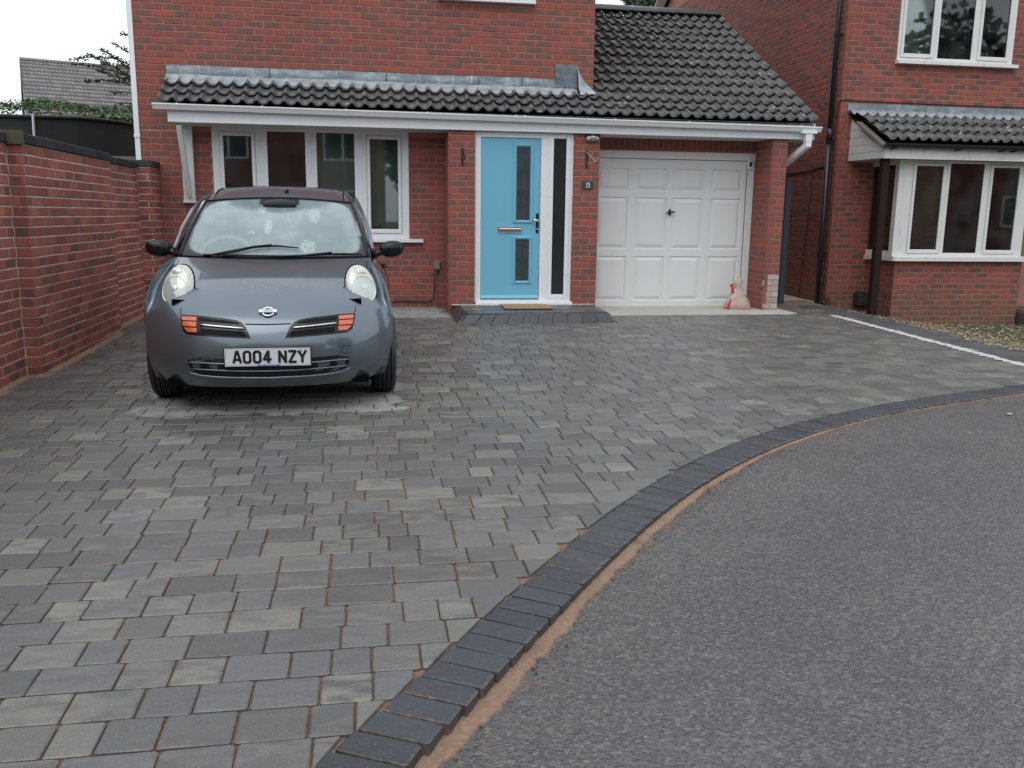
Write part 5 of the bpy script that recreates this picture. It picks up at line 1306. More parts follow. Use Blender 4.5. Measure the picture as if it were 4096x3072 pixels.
def screen_mat():
    k = NT('misted windscreen'); u = k.uv(); o = k.objco(); x, y, z = k.sep(o)
    n = k.noise(o, 6, 5, .6); st = k.smooth(k.noise(k.mapv(o, (26, 3, 3), (0, .25, 0)), 1.6, 4), .58, .72)
    c = k.mix(k.smooth(n, .3, .7), (.195, .255, .268), (.265, .325, .332))
    c = k.mix(k.math('MULTIPLY', st, .35), c, (.40, .46, .46))
    # seats and wheel seen faintly through the mist
    def blob(cx, cz, rx, rzz, soft=.25):
        a = k.math('DIVIDE', k.math('SUBTRACT', x, cx), rx); b = k.math('DIVIDE', k.math('SUBTRACT', z, cz), rzz)
        return k.smooth(k.math('ADD', k.math('ADD', k.math('MULTIPLY', a, a), k.math('MULTIPLY', b, b)), k.math('MULTIPLY', k.math('SUBTRACT', k.noise(o, 38, 4, .6), .5), 1.6)), 1+soft, 1-soft)
    ax = k.math('ABSOLUTE', u[0]); ay = k.math('ABSOLUTE', u[1])
    wob = k.math('MULTIPLY', k.math('SUBTRACT', k.noise(o, 9, 3), .5), .05)
    sx = k.math('POWER', ax, 9.0); sy = k.math('POWER', ay, 7.0)
    edge = k.math('POWER', k.math('ADD', sx, sy), 0.12)
    mist = k.smooth(k.math('ADD', edge, wob), .985, .935)
    visor = k.math('MULTIPLY', k.smooth(u[1], .70, .74), k.smooth(ax, .30, .24))
    mist = k.math('MULTIPLY', mist, k.math('SUBTRACT', 1.0, visor))
    # clear patches: light from the rear window painted in as pale colour
    spot = k.math('MAXIMUM', blob(.235, 1.02, .058, .042, .35), k.math('MAXIMUM', blob(-.17, 1.115, .026, .012), blob(-.055, 1.155, .030, .050, .3)))
    spot = k.math('MAXIMUM', spot, k.math('MAXIMUM', blob(.28, 1.24, .040, .055, .3), blob(-.115, 1.275, .030, .025)))
    spot = k.math('MULTIPLY', spot, k.smooth(k.noise(o, 40, 4, .7), .36, .56))
    seat = k.math('MAXIMUM', blob(.34, 1.03, .20, .25, .3), blob(-.34, 1.06, .17, .18, .5))
    c = k.mix(k.math('MULTIPLY', seat, .40), c, (.15, .195, .205))
    wa = k.math('DIVIDE', k.math('ADD', x, .33), .185); wb = k.math('DIVIDE', k.math('SUBTRACT', z, .955), .13); wr = k.math('SQRT', k.math('ADD', k.math('MULTIPLY', wa, wa), k.math('MULTIPLY', wb, wb)))
    c = k.mix(k.math('MULTIPLY', k.smooth(k.math('ABSOLUTE', k.math('SUBTRACT', wr, 1.0)), .14, .03), .35), c, (.36, .44, .44))
    c = k.mix(k.math('MULTIPLY', spot, .55), c, (.50, .60, .56))
    c = k.mix(k.math('SUBTRACT', 1.0, mist), c, (.045, .052, .060))
    al = k.math('ADD', .52, k.math('MULTIPLY', mist, .40))
    k.P(Base_Color=c, Roughness=0.10, Specular_IOR_Level=0.45, Alpha=al, Coat_Weight=0.5, Coat_Roughness=.03)
    dr = k.smooth(k.voro(o, 55), .22, .06)
    k.bump(k.math('MULTIPLY', dr, k.smooth(k.noise(o, 7, 3), .5, .62)), .35, .004)
    return k.m
SCREEN = screen_mat()
SIDEG = plain('dark side glass', (.018, .022, .024), .05, var=.1, spec=.6)
def lens_mat():
    k = NT('hazed headlamp lens'); o = k.objco(); x, y, z = k.sep(o)
    zz = k.smooth(z, .03, .11)
    rib = k.smooth(k.math('ABSOLUTE', k.math('SUBTRACT', k.math('FRACT', k.math('MULTIPLY', x, 70)), .5)), .16, .36)
    c = k.mix(k.smooth(k.noise(o, 20, 4), .3, .7), (.50, .52, .46), (.60, .61, .54))
    c = k.mix(zz, c, k.mix(rib, (.42, .42, .33), (.68, .68, .60)))
    k.P(Base_Color=c, Roughness=.22, Coat_Weight=1.0, Coat_Roughness=.03, Metallic=.15)
    return k.m
LENS = lens_mat()
LENS2 = plain('lamp bowl glass', (.50, .53, .50), .10, var=.22, scale=16, metal=.35, coat=1.0)
AMBER = plain('amber lamp', (.62, .115, .030), .15, var=.25, scale=40, coat=1.0)
PLATE = plain('white reflective plate', (.66, .69, .72), .35, var=.03)
TYRE = plain('wet tyre', (.016, .0165, .018), .42, var=.25, scale=30)

car = thing('hatchback_car', 'dark grey blue small hatchback parked nose out beside the garden wall', 'car', (-1.955, -5.18, G(-5.18)))
car.rotation_euler = (math.atan(.0205), 0, math.radians(1.5))
CV = lambda *a: Vector(a)
LV = 10
zc = [.185, .245, .335, .440, .525, .590, .680, .795, .890, .945]
yc = [.075, .030, .000, -.004, .022, .060, .150, .335, .620, .905]
fx = [.955, .985, 1.0, 1.0, 1.0, .990, .975, .955, .935, .905]
wy = [1.0, 1.0, 1.0, 1.0, .98, .95, .88, .72, .46, .30]
ze = [.185, .245, .335, .440, .535, .620, .705, .790, .875, .945]
F = [(0, 0), (.14, .004), (.28, .018), (.42, .052), (.54, .115), (.64, .200), (.72, .310), (.772, .400)]
cols = []
for x, oy in F:
    t = (x/.768)**1.6; c = []
    for L in range(LV): c.append(Vector((x*fx[L], yc[L]+oy*wy[L], zc[L]+(ze[L]-zc[L])*t)))
    cols.append(c)
def arch(y, ya=.76, R=.312):
    d = R*R-(y-ya)**2
    return .285+math.sqrt(d) if d > 0 else 0
sxs = [.785, .812, .826, .832, .832, .826, .815, .798, .760, .700]
YS = [.435, .455, .50, .57, .66, .76, .86, .94, 1.02, 1.065, 1.09, 1.5, 2.1, 2.6, 2.83, 2.86, 2.95, 3.06, 3.17, 3.28, 3.39, 3.48, 3.52]
for y in YS:
    n = .962 if y < .5 else .978 if y < .6 else .99 if y < .8 else 1.0
    if y > 3.3: n = 1-.10*((y-3.3)/.25)**2
    a = max(arch(y), arch(y, 3.17)); c = []
    for L in range(LV):
        z = ze[L]; x = sxs[L]*n
        if a > .2 and L <= 5: z = a+(.66-a)*(L/6.0) if a < .64 else .60+.01*L; z = max(z, ze[L]) if L > 3 else z; x = .836*n
        yy = y
        if y < 1.0: yy = y + (.10*(1-(y-.44)/.56))*max(0, (L-6))/3.0*1.6
        c.append(Vector((x, yy, z + (.05*min(1, max(0, y-1.0)/2.0) if L == 9 else 0))))
    cols.append(c)
for x, y in [(.70, 3.63), (.55, 3.685), (.30, 3.71), (0, 3.715)]:
    cols.append([Vector((x*(.96 if L < 2 else 1-.012*max(0, L-5)), y-(.05 if L < 1 else 0)-.012*max(0, L-4)**1.3, ze[L]+(.05 if L == 9 else 0))) for L in range(LV)])
# remove duplicates of seam column
NCOL = len(cols)
full = [[Vector((-p.x, p.y, p.z)) for p in c] for c in reversed(cols[1:-1])]
ringc = [cols[0]]+cols[1:]+full                                 # closed ring of columns
vs = [p for c in ringc for p in c]; fs = []
NR = len(ringc)
for i in range(NR):
    j = (i+1) % NR
    for L in range(LV-1): fs.append((i*LV+L, j*LV+L, j*LV+L+1, i*LV+L+1))
me = mk('body', vs, fs, PAINT, smooth=True)
body = D.objects.new('body', me); COL.objects.link(body); body.parent = car; WP['body'] = wpos(car)
def subsurf(o, lv=2):
    md = o.modifiers.new('s', 'SUBSURF'); md.levels = lv; md.render_levels = lv
    return o
subsurf(body)
bpy.context.view_layer.update()
dg = bpy.context.evaluated_depsgraph_get()
ev = body.evaluated_get(dg); em = ev.to_mesh()
BT = BVHTree.FromPolygons([v.co.copy() for v in em.vertices], [tuple(p.vertices) for p in em.polygons]); ev.to_mesh_clear()
def S(x, z, lift=0.0):
    """the point of the nose at (x, z), found from the front"""
    h = BT.ray_cast(Vector((x, -2, z)), Vector((0, 1, 0)))
    if h[0] is None: return Vector((x, .5, z))
    n = h[1] if h[1].y < 0 else -h[1]
    return h[0]+n*lift
def ST(x, y, lift=0.0):
    h = BT.ray_cast(Vector((x, y, 3)), Vector((0, 0, -1)))
    if h[0] is None: return Vector((x, y, .9))
    return h[0]+(h[1] if h[1].z > 0 else -h[1])*lift
def cpart(mb, name, mats, smooth=False, parent=None, **kw): return mb.build(name, mats, parent or car, smooth=smooth, local=True, **kw)
def dense(pts, d=.02):
    out = []
    for a, b in zip(pts[:-1], pts[1:]):
        n = max(1, int(math.hypot(b[0]-a[0], b[1]-a[1])/d)); out += [(a[0]+(b[0]-a[0])*i/n, a[1]+(b[1]-a[1])*i/n) for i in range(n)]
    return out+[pts[-1]]
def patch(mb, poly, lift, n=14, thick=.006):
    """a panel following the nose, its outline given in (x, z)"""
    P = dense(poly+[poly[0]], .025)[:-1]
    cx = sum(p[0] for p in P)/len(P); cz = sum(p[1] for p in P)/len(P)
    rings = []
    for k in (1.0, .8, .55, .3): rings.append([S(cx+(x-cx)*k, cz+(z-cz)*k, lift) for x, z in P])
    rings.insert(0, [S(x, z, lift-thick) for x, z in P])
    mb.grid(rings, closed=True); c = S(cx, cz, lift); base = len(mb.v)-len(P)
    mb.add(rings[-1]+[c], [(i, (i+1) % len(P), len(P)) for i in range(len(P))])
sh = .012                                                       # the nose is centred a hair to one side of the origin
def mir(poly, s): return [(s*(x-sh)+sh, z) for x, z in poly]
GR = [(-.533, .636), (-.425, .636), (-.263, .624), (-.185, .613), (-.150, .600), (-.122, .572), (-.092, .506), (-.232, .513), (-.395, .520), (-.478, .524), (-.510, .541), (-.524, .585)]
for s in (1, -1):
    m = MB(); patch(m, mir(GR, s), .003); gr = cpart(m, 'grille', MAT['black_gloss'])
    m = MB()
    for P in ([(-.415, .622), (-.262, .612), (-.178, .600), (-.16, .590), (-.41, .605)], [(-.40, .563), (-.14, .548), (-.112, .518), (-.23, .522), (-.395, .530)]):
        patch(m, mir(P, s), .0052)
    cpart(m, 'grille_mesh', MAT['rubber'], parent=gr)
    m = MB()
    for z in (.556, .548, .540, .532): m.tube([S(*q, .008) for q in mir([(-.395, z), (-.26, z-.006), (-.13, z-.013)], s)], .0022, 5)
    cpart(m, 'grille_bar', MAT['black'], parent=gr)
    m = MB(); m.tube([S(*q, .010) for q in mir(dense([(-.406, .583), (-.138, .563)], .03), s)], .0062, 8); cpart(m, 'trim_strip', MAT['chrome'], True, parent=gr)
    for P in ([(-.518, .6255), (-.424, .625), (-.424, .604), (-.514, .604)], [(-.514, .597), (-.424, .597), (-.424, .571), (-.508, .571)], [(-.502, .563), (-.420, .564), (-.420, .538), (-.476, .539)]):
        m = MB(); patch(m, mir(P, s), .010, thick=.01); cpart(m, 'indicator', AMBER, parent=gr)
# seams
def seam_line(pts, r=.0032, top=False):
    m = MB(); m.tube([S(x, z, -.0006) for x, z in dense(pts, .02)], r, 5); return m
m = MB()
m.tube([S(x, z, 0) for x, z in dense([(-.536, .672), (-.532, .640)], .02)], .003, 5); m.tube([S(x, z, 0) for x, z in dense(mir([(-.536, .672), (-.532, .640)], -1), .02)], .003, 5)
m.tube([S(x, z, 0) for x, z in dense([(-.125, .590), (.012, .588), (.150, .590)], .02)], .0042, 5)
cpart(m, 'panel_gap', MAT['gap'])
# bonnet sides, running from the lamps back to the screen pillars
m = MB()
for s in (1, -1): m.tube([ST(s*x, y, .0) for x, y in [(.625, .58), (.645, .70), (.655, .82), (.648, .93)]], .0028, 5)
cpart(m, 'bonnet_gap', MAT['gap'])
# lower intake with its two bright blades
m = MB(); patch(m, [(-.49, .362), (-.41, .384), (-.26, .380), (.012, .378), (.284, .380), (.434, .384), (.514, .362), (.505, .310), (.445, .272), (.30, .260), (.012, .2555), (-.275, .260), (-.42, .272), (-.48, .310)], .002); cpart(m, 'intake', MAT['black_gloss'])
m = MB(); LIP = plain('bumper blade', (.16, .18, .20), .25, metal=.6, coat=.6)
for pts in ([(-.495, .353), (-.37, .354), (-.10, .345), (.124, .345), (.394, .354), (.519, .353)], [(-.475, .313), (-.372, .311), (-.147, .304), (.012, .302), (.171, .304), (.396, .311), (.499, .313)]):
    m.tube([S(x, z, .008) for x, z in dense(pts, .03)], [.003]+[.0058]*(len(dense(pts, .03))-2)+[.003], 6)
cpart(m, 'blade', LIP, True)
m = MB(); pts = dense([(-.495, .295), (-.46, .276), (-.40, .266), (-.275, .258), (.012, .252), (.30, .258), (.424, .266), (.484, .276), (.519, .295)], .03); m.tube([S(x, z, .004) for x, z in pts], [.002]+[.010]*(len(pts)-2)+[.002], 8); cpart(m, 'bumper_lip', PAINT, True)
m = MB(); tp = [(.466, .442), (.512, .441), (.519, .434), (.519, .397), (.512, .391), (.472, .393), (.466, .400)]; m.tube([S(x, z, 0) for x, z in dense(tp+[tp[0]], .01)], .0016, 5); cpart(m, 'towing_cap', MAT['gap'])
m = MB(); pts = dense([(-.66, .186), (-.56, .180), (-.3, .176), (.012, .172), (.32, .176), (.58, .180), (.68, .186)], .04)
m.grid([[S(x, z, .004) for x, z in pts], [S(x, z, .004)+Vector((0, .02, -.045)) for x, z in pts], [S(x, z, 0)+Vector((0, .30, -.045)) for x, z in pts]]); cpart(m, 'under_lip', MAT['black'])
# badge
bz = .655
m = MB(); c0 = S(.010, bz, 0); nb = (S(.010, bz+.01, 0)-S(.010, bz-.01, 0)).normalized(); xb = Vector((1, 0, 0)); ob = xb.cross(nb)
ob = ob if ob.y < 0 else -ob
m.tube([c0+ob*.008+xb*(.0345*math.cos(a))+nb*(.0345*math.sin(a)) for a in [2*PI*k/28 for k in range(29)]], .0068, 8, caps=False)
bdg = cpart(m, 'badge', MAT['chrome'], True)
m = MB(); q = [c0+ob*.009+xb*x+nb*z for x, z in [(-.055, -.0115), (.055, -.0115), (.055, .0115), (-.055, .0115)]]; m.prism(q, ob*.009); cpart(m, 'badge_bar', MAT['chrome'], parent=bdg)
def basis(xa, up, out): return Matrix((xa, up, out)).transposed()
t_ = text('NISSAN', .0175, bdg, c0+ob*.0185, plain('badge letters', (.12, .13, .14), .4), basis(xb, nb, ob).to_euler(), .0003, .0004, 1.08, 'lettering', True)
# number plate
pc = thing_c = MB(); zp0, zp1, y0 = .337, .452, S(.010, .40).y-.012
def pbox(x0, x1, z0, z1, ya, yb, mat, name, parent=None, ch=.0):
    m = MB(); m.box(x0, x1, ya, yb, z0, z1, ch=ch); return cpart(m, name, mat, parent=parent)
pxc = .010
plate = pbox(pxc-.266, pxc+.266, zp0-.004, zp1+.004, y0-.004, y0+.03, MAT['black'], 'number_plate', ch=.003)
pbox(pxc-.260, pxc+.260, zp0+.001, zp1-.001, y0-.0062, y0-.004, PLATE, 'plate_face', plate)
m = MB(); t = .0016
for (a, b, c, d) in [(-.254, .254, zp1-.008, zp1-.008+t), (-.254, -.254+t, zp0+.008, zp1-.008), (.254-t, .254, zp0+.008, zp1-.008), (-.254, -.055, zp0+.007, zp0+.007+t), (.075, .254, zp0+.007, zp0+.007+t)]: m.box(pxc+a, pxc+b, y0-.0066, y0-.006, c, d)
cpart(m, 'border', plain('red border', (.50, .12, .12), .5), parent=plate)
BLK = plain('plate letters', (.008, .008, .009), .4)
def glyph(strokes, x, m, w=.050, h=.079, t=.0080):
    for k, s in enumerate(strokes):
        for a, b in zip(s[:-1], s[1:]):
            A, B = Vector((x+a[0]*w, a[1]*h)), Vector((x+b[0]*w, b[1]*h)); d = (B-A).normalized(); n = Vector((-d.y, d.x))*t
            A = A-d*t*.55; B = B+d*t*.55; k += 1
            m.prism([(p.x, y0-.0068-.00008*len(m.f)/6, zp0+.019+p.y) for p in (A-n, B-n, B+n, A+n)], (0, .0008, 0))
e = .13; rd = [(e+.18, 1-.07), (1-e-.18, 1-.07), (1-e, .80), (1-e, .20), (1-e-.18, .07), (e+.18, .07), (e, .20), (e, .80), (e+.18, .93)]
GL = {'A': [[(.08, .06), (.42, .94), (.58, .94), (.92, .06)], [(.25, .30), (.75, .30)]], '0': [rd], '4': [[(.66, .06), (.66, .94)], [(.62, .94), (.10, .30), (.95, .30)]],
      'N': [[(.12, .06), (.12, .94)], [(.12, .94), (.88, .06)], [(.88, .06), (.88, .94)]], 'Z': [[(.10, .93), (.88, .93), (.12, .07), (.90, .07)]], 'Y': [[(.06, .94), (.5, .47), (.94, .94)], [(.5, .47), (.5, .06)]]}
m = MB(); x = pxc-.211
for ch in 'A004 NZY':
    if ch == ' ': x += .033; continue
    glyph(GL[ch], x, m); x += .0605
cpart(m, 'characters', BLK, parent=plate)
m = MB(); m.box(pxc-.062, pxc+.068, y0-.0069, y0-.006, zp0+.002, zp0+.0115); cpart(m, 'dealer_strip', plain('blue strip', (.02, .10, .42), .4), parent=plate)
text('WEST LONDON NISSAN', .0085, plate, Vector((pxc+.003, y0-.0072, zp0+.0068)), MAT['white_paint'], (PI/2, 0, 0), .0002, .0002, 1.12, 'dealer_lettering', True)
for x in (-.19, .205): m = MB(); m.tube([(pxc+x, y0-.006, zp1-.020), (pxc+x, y0-.009, zp1-.020)], .0045, 8); cpart(m, 'screw', MAT['black'] if x > 0 else MAT['bark'], parent=plate)
# headlamps
for s in (1, -1):
    hx, hz = sh+s*.588, .778
    c = S(hx, hz); nrm = Vector((s*.30, -.84, .45)).normalized(); up = Vector((s*-.18, .42, 1)); up = (up-nrm*up.dot(nrm)).normalized(); rt_ = up.cross(nrm).normalized()
    if rt_.x < 0: rt_ = -rt_
    a, b, dp = .108, .150, .050
    c = c+nrm*.010
    o = D.objects.new('headlight', mk('headlight', *(lambda R: (R[0], R[1]))((lambda: (
        [tuple(Vector((a*math.cos(t)*r_, -dp*math.sqrt(max(0, 1-r_*r_))*(1 if r_ < .999 else 1), b*math.sin(t)*r_*(1+.10*math.sin(t))))) for r_ in (1.0, .97, .90, .80, .66, .5, .32, .14) for t in [2*PI*q/40 for q in range(40)]]+[(0, -dp, 0)],
        [(i*40+q, i*40+(q+1) % 40, (i+1)*40+(q+1) % 40, (i+1)*40+q) for i in range(7) for q in range(40)]+[(280+q, 280+(q+1) % 40, 320) for q in range(40)]))()), LENS, smooth=True))
    COL.objects.link(o); o.parent = car; o.matrix_local = Matrix.Translation(c) @ Matrix((rt_, -nrm, up)).transposed().to_4x4(); WP[o.name] = wpos(car)
    def hp(name, mb, mat, smooth=True):
        k = mb.build(name, mat, o, smooth=smooth, local=True); return k
    m = MB(); m.tube([(a*1.015*math.cos(t), .004, b*1.015*math.sin(t)*(1+.10*math.sin(t))) for t in [2*PI*q/40 for q in range(41)]], .0055, 6, caps=False); hp('seal', m, MAT['gap'])
    def dome(x, z):
        r2 = (x/a)**2+(z/(b*1.05))**2; return -dp*math.sqrt(max(0, 1-min(r2, 1)))
    ri = .083; icx, icz = 0.0, -.030
    m = MB(); m.tube([(icx+ri*math.cos(t), dome(icx+ri*math.cos(t), icz+ri*1.12*math.sin(t))-.002, icz+ri*1.12*math.sin(t)) for t in [2*PI*q/40 for q in range(41)]], .0048, 6, caps=False); hp('lamp_ring', m, plain('lamp ring', (.62, .63, .60), .2, metal=.5, coat=1))
    m = MB(); rows = [[Vector((icx+ri*k*math.cos(t), dome(icx+ri*k*math.cos(t), icz+ri*1.12*k*math.sin(t))-.003, icz+ri*1.12*k*math.sin(t))) for t in [2*PI*q/32 for q in range(32)]] for k in (.98, .8, .6, .4, .2, .02)]
    m.grid(rows, closed=True); hp('lamp_bowl', m, LENS2)
    m = MB(); rows = [[Vector((icx+.004+.019*k*math.cos(t), dome(icx, icz+.01)-.0055-.004*(1-k), icz+.012+.019*k*math.sin(t))) for t in [2*PI*q/16 for q in range(16)]] for k in (1, .6, .02)]; m.grid(rows, closed=True); hp('bulb_cap', m, plain('bulb cap', (.66, .67, .64), .15, metal=.4))
    m = MB(); rows = [[Vector((.012*s+.036*k*math.cos(t), dome(.012*s, .098)-.003-.008*(1-k*k), .102+.026*k*math.sin(t))) for t in [2*PI*q/20 for q in range(20)]] for k in (1, .7, .35, .02)]; m.grid(rows, closed=True); hp('side_lamp', m, plain('side lamp', (.60, .62, .58), .12, metal=.3, coat=1))
# ---- cabin
def P3(x, y, z): return Vector((x, y, z))
rf_c = [(1.735, 1.362), (1.80, 1.392), (1.92, 1.428), (2.10, 1.458), (2.35, 1.470), (2.7, 1.462), (3.05, 1.425), (3.35, 1.350), (3.50, 1.285)]
rf_w = [.548, .553, .556, .560, .560, .556, .545, .525, .505]
prof_x = [0, .40, .74, .88, .965, 1.03, 1.08]
prof_d = [0, .005, .019, .031, .056, .100, .150]
rows = []
for (y, z), wdt in zip(rf_c, rf_w):
    half = [P3(wdt*q, y+(0.0 if y > 1.76 else -.0)-(.055*q*q if y < 1.76 else .03*q*q if y < 1.85 else 0), z-d*(.45 if y < 1.76 else .7 if y < 1.85 else 1.0)) for q, d in zip(prof_x, prof_d)]
    rows.append([P3(-p.x, p.y, p.z) for p in reversed(half[1:])]+half)
m = MB(); m.grid(rows); ro_ = subsurf(cpart(m, 'car_roof', PAINT, True))
m = MB()
for s in (1, -1): m.tube([P3(s*.497, 1.70, 1.340), P3(s*.498, 1.76, 1.358), P3(s*.500, 1.84, 1.374), P3(s*.502, 1.95, 1.400), P3(s*.502, 2.1, 1.420), P3(s*.502, 2.35, 1.433), P3(s*.498, 2.7, 1.425), P3(s*.487, 3.05, 1.388)], .0075, 6)
cpart(m, 'roof_channel', MAT['black'], True)
m = MB(); m.tube([P3(.052, 1.86, 1.41), P3(.052, 1.865, 1.432)], [.017, .013], 10); cpart(m, 'aerial_base', MAT['black'], True)
# windscreen
NU, NV = 24, 14; vs, us, fs = [], [], []
def ws(u, v):
    """u -1..1 across, v 0 bottom..1 top"""
    wb, wt = .655, .545; wd = wb+(wt-wb)*(v**1.15)
    x = wd*u; yb = .905+.135*u*u; yt = 1.725-.0+(-.06)*u*u; y = yb+(yt-yb)*v; zb = .952; zt = 1.362-.030*u*u
    z = zb+(zt-zb)*(v**.93)+.012*math.sin(PI*v)
    return P3(x+sh*.4, y-.05*math.sin(PI*v)*(1-u*u)*.6, z)
for j in range(NV+1):
    for i in range(NU+1):
        u, v = -1+2*i/NU, j/NV; vs.append(ws(u, v)); us.append((u, 2*v-1))
for j in range(NV):
    for i in range(NU): fs.append((j*(NU+1)+i, j*(NU+1)+i+1, (j+1)*(NU+1)+i+1, (j+1)*(NU+1)+i))
m = MB(); m.add(vs, fs, 0, us); wsc = cpart(m, 'windscreen', SCREEN, True, uv=True)
m = MB(); m.tube([ws(-1+2*i/20, 0)+P3(0, -.004, .0) for i in range(21)], .006, 6); m.tube([ws(-1+2*i/20, 1)+P3(0, 0, .003) for i in range(21)], .0075, 6)
for s in (1, -1): m.tube([ws(s, i/12)+P3(s*.006, .002, .003) for i in range(13)], .0105, 6)
cpart(m, 'screen_seal', MAT['black'], True)
for s in (1, -1):                                               # screen pillars
    m = MB()
    L1 = [ws(s, i/12) for i in range(13)]; rows = []
    for i, p in enumerate(L1):
        v = i/12; o1 = p+P3(s*.014, .006, .004); o2 = p+P3(s*(.034+.004*v), .045, .002); o3 = p+P3(s*(.044+.010*v), .105, -.012-.012*v)
        rows.append([o1, o2, o3])
    rows.insert(0, [q+P3(0, -.03, -.07) for q in rows[0]])
    m.grid(rows); cpart(m, 'screen_pillar', PAINT, True)
m = MB()
for s in (1, -1):                                               # side glass and its black frame
    rows = []
    for y in (1.16, 1.35, 1.60, 1.83, 2.2, 2.6, 3.0, 3.35):
        tz = {1.16: 1.03, 1.35: 1.13, 1.60: 1.245, 1.83: 1.318, 2.2: 1.345, 2.6: 1.335, 3.0: 1.295, 3.35: 1.19}[y]
        zb = .955+.02*(y-1.1)
        xt = .700-(tz-.95)*.285; rows.append([P3(s*.703, y, zb), P3(s*(xt*.5+.703*.5+.008), y, (zb+tz)/2), P3(s*xt, y, tz)])
    m.grid(rows)
cpart(m, 'side_window', SIDEG, True)
for s in (1, -1):
    m = MB(); m.tube([P3(s*.705, 1.10, 1.0), P3(s*.682, 1.35, 1.14), P3(s*.640, 1.62, 1.268), P3(s*.612, 1.86, 1.338), P3(s*.602, 2.2, 1.366), P3(s*.602, 2.6, 1.357), P3(s*.600, 3.0, 1.315), P3(s*.60, 3.35, 1.21)], .015, 6); cpart(m, 'door_frame', PAINT, True)
m = MB()
rows = [[P3(x, 3.50-.03*abs(x), 1.285-.06*abs(x)), P3(x*1.15, 3.63-.05*abs(x), 1.0)] for x in (-.5, -.25, 0, .25, .5)]; m.grid(rows); cpart(m, 'rear_window', MAT['glass'])
# scuttle and wipers
m = MB(); m.grid([[ST(x*.985, .875+.10*(x/.62)**2, .002) for x in np.linspace(-.62, .62, 21)], [ws(x/.655, 0)+P3(0, -.004, -.006) for x in np.linspace(-.62, .62, 21)]]); cpart(m, 'scuttle', MAT['black'])
def wiper(pts, arm):
    t = MB(); t.tube(pts, [.004]+[.0075]*(len(pts)-2)+[.004], 6); w_ = cpart(t, 'wiper', MAT['black'], True)
    t = MB(); t.tube(arm, [.012]+[.007]*(len(arm)-1), 6); cpart(t, 'wiper_arm', MAT['black'], True, parent=w_)
def onws(x, z, lift=.018):
    v = min(max((z-.952)/.41, 0), 1)**1.07; u = x/(.655+(.545-.655)*v); p = ws(u, v); return p+Vector((0, -.8, .6))*lift
wiper([onws(-.40, .938), onws(-.28, .975), onws(-.14, 1.004), onws(.01, 1.013), onws(.168, 1.000)], [onws(-.488, .932, .012), onws(-.44, .930, .02), onws(-.14, 1.002, .030), onws(-.02, 1.012, .030)])
wiper([onws(.20, .925), onws(.38, .962), onws(.50, .962), onws(.622, .955)], [onws(-.36, .922, .010), onws(.05, .918, .014), onws(.20, .938, .022), onws(.40, .966, .03)])
# mirrors
for s in (1, -1):
    m = MB(); ctr = P3(s*.835+sh, 1.175, 1.005); rows = []
    for i in range(13):
        t = -1+2*i/12; xx = ctr.x+s*.098*t; k = math.sqrt(max(.0, 1-abs(t)**2.6)); hz_ = .062*k*(1.0 if t > -.4 else 1-.30*(-.4-t)/.6); hy_ = .068*k
        rows.append([P3(xx, ctr.y+hy_*.9*math.copysign(abs(math.cos(q))**.8, math.cos(q))*(1 if math.cos(q) < 0 else .55), ctr.z+hz_*math.copysign(abs(math.sin(q))**.8, math.sin(q))-.012*(1-t)*.5) for q in [2*PI*w_/16 for w_ in range(16)]])
    m.grid(rows, closed=True); mi = cpart(m, 'wing_mirror', MAT['black_gloss'], True)
    m = MB(); m.tube([P3(s*.770+sh, 1.165, .985), P3(s*.735+sh, 1.15, .968), P3(s*.695+sh, 1.14, .955)], [.030, .024, .030], 10); cpart(m, 'mirror_arm', MAT['black_gloss'], True, parent=mi)
# wheels
def wheel(x, y, s):
    t = MB(); R, Wd = .288, .165; pr = [(.19, -.5), (.245, -.52), (.272, -.46), (R-.004, -.36), (R, -.2), (R, .2), (R-.004, .36), (.272, .46), (.245, .52), (.19, .5)]
    rows = [[P3(x+s*b*Wd, y+a*math.cos(q), .288+a*math.sin(q)-.003) for a, b in pr] for q in [2*PI*k/44 for k in range(44)]]; rows.append(rows[0])
    t.grid(rows); w_ = cpart(t, 'wheel', TYRE, True)
    t = MB()
    for o in (-.26, -.08, .10, .28): t.tube([P3(x+o*Wd, y+(R+.0008)*math.cos(q), .285+(R+.0008)*math.sin(q)) for q in [2*PI*k/44 for k in range(45)]], .0035, 4, caps=False)
    cpart(t, 'tread_groove', MAT['gap'], parent=w_)
    t = MB(); rows = [[P3(x+s*(.40+.06*(1-k))*Wd, y+.195*k*math.cos(q), .285+.195*k*math.sin(q)) for q in [2*PI*j/30 for j in range(30)]] for k in (1, .85, .5, .15)]; t.grid(rows, closed=True); t.add(rows[-1], [tuple(range(30))]); cpart(t, 'hub_cap', plain('wheel trim', (.32, .33, .34), .3, metal=.7), True, parent=w_)
for y in (.74, 3.17):
    for s in (1, -1): wheel(s*.742+sh, y, s)
m = MB(); m.box(-.64, .64, .20, 3.55, .175, .215); m.box(-.62, .62, .30, 3.5, .215, .62); m.box(-.60, .60, .30, .95, .62, .72); cpart(m, 'underbody', MAT['gap'])
m = MB(); m.box(-.66, .66, .97, 3.4, .62, .66); cpart(m, 'cabin_floor', MAT['black'])
DSH = plain('dark grey trim', (.035, .037, .040), .7, var=.1)
m = MB(); m.grid([[P3(x, .97+.1*(x/.62)**2, .935), P3(x, 1.25, .955), P3(x, 1.42, .93), P3(x, 1.45, .70)] for x in np.linspace(-.62, .62, 9)]); cpart(m, 'dashboard', DSH, True)
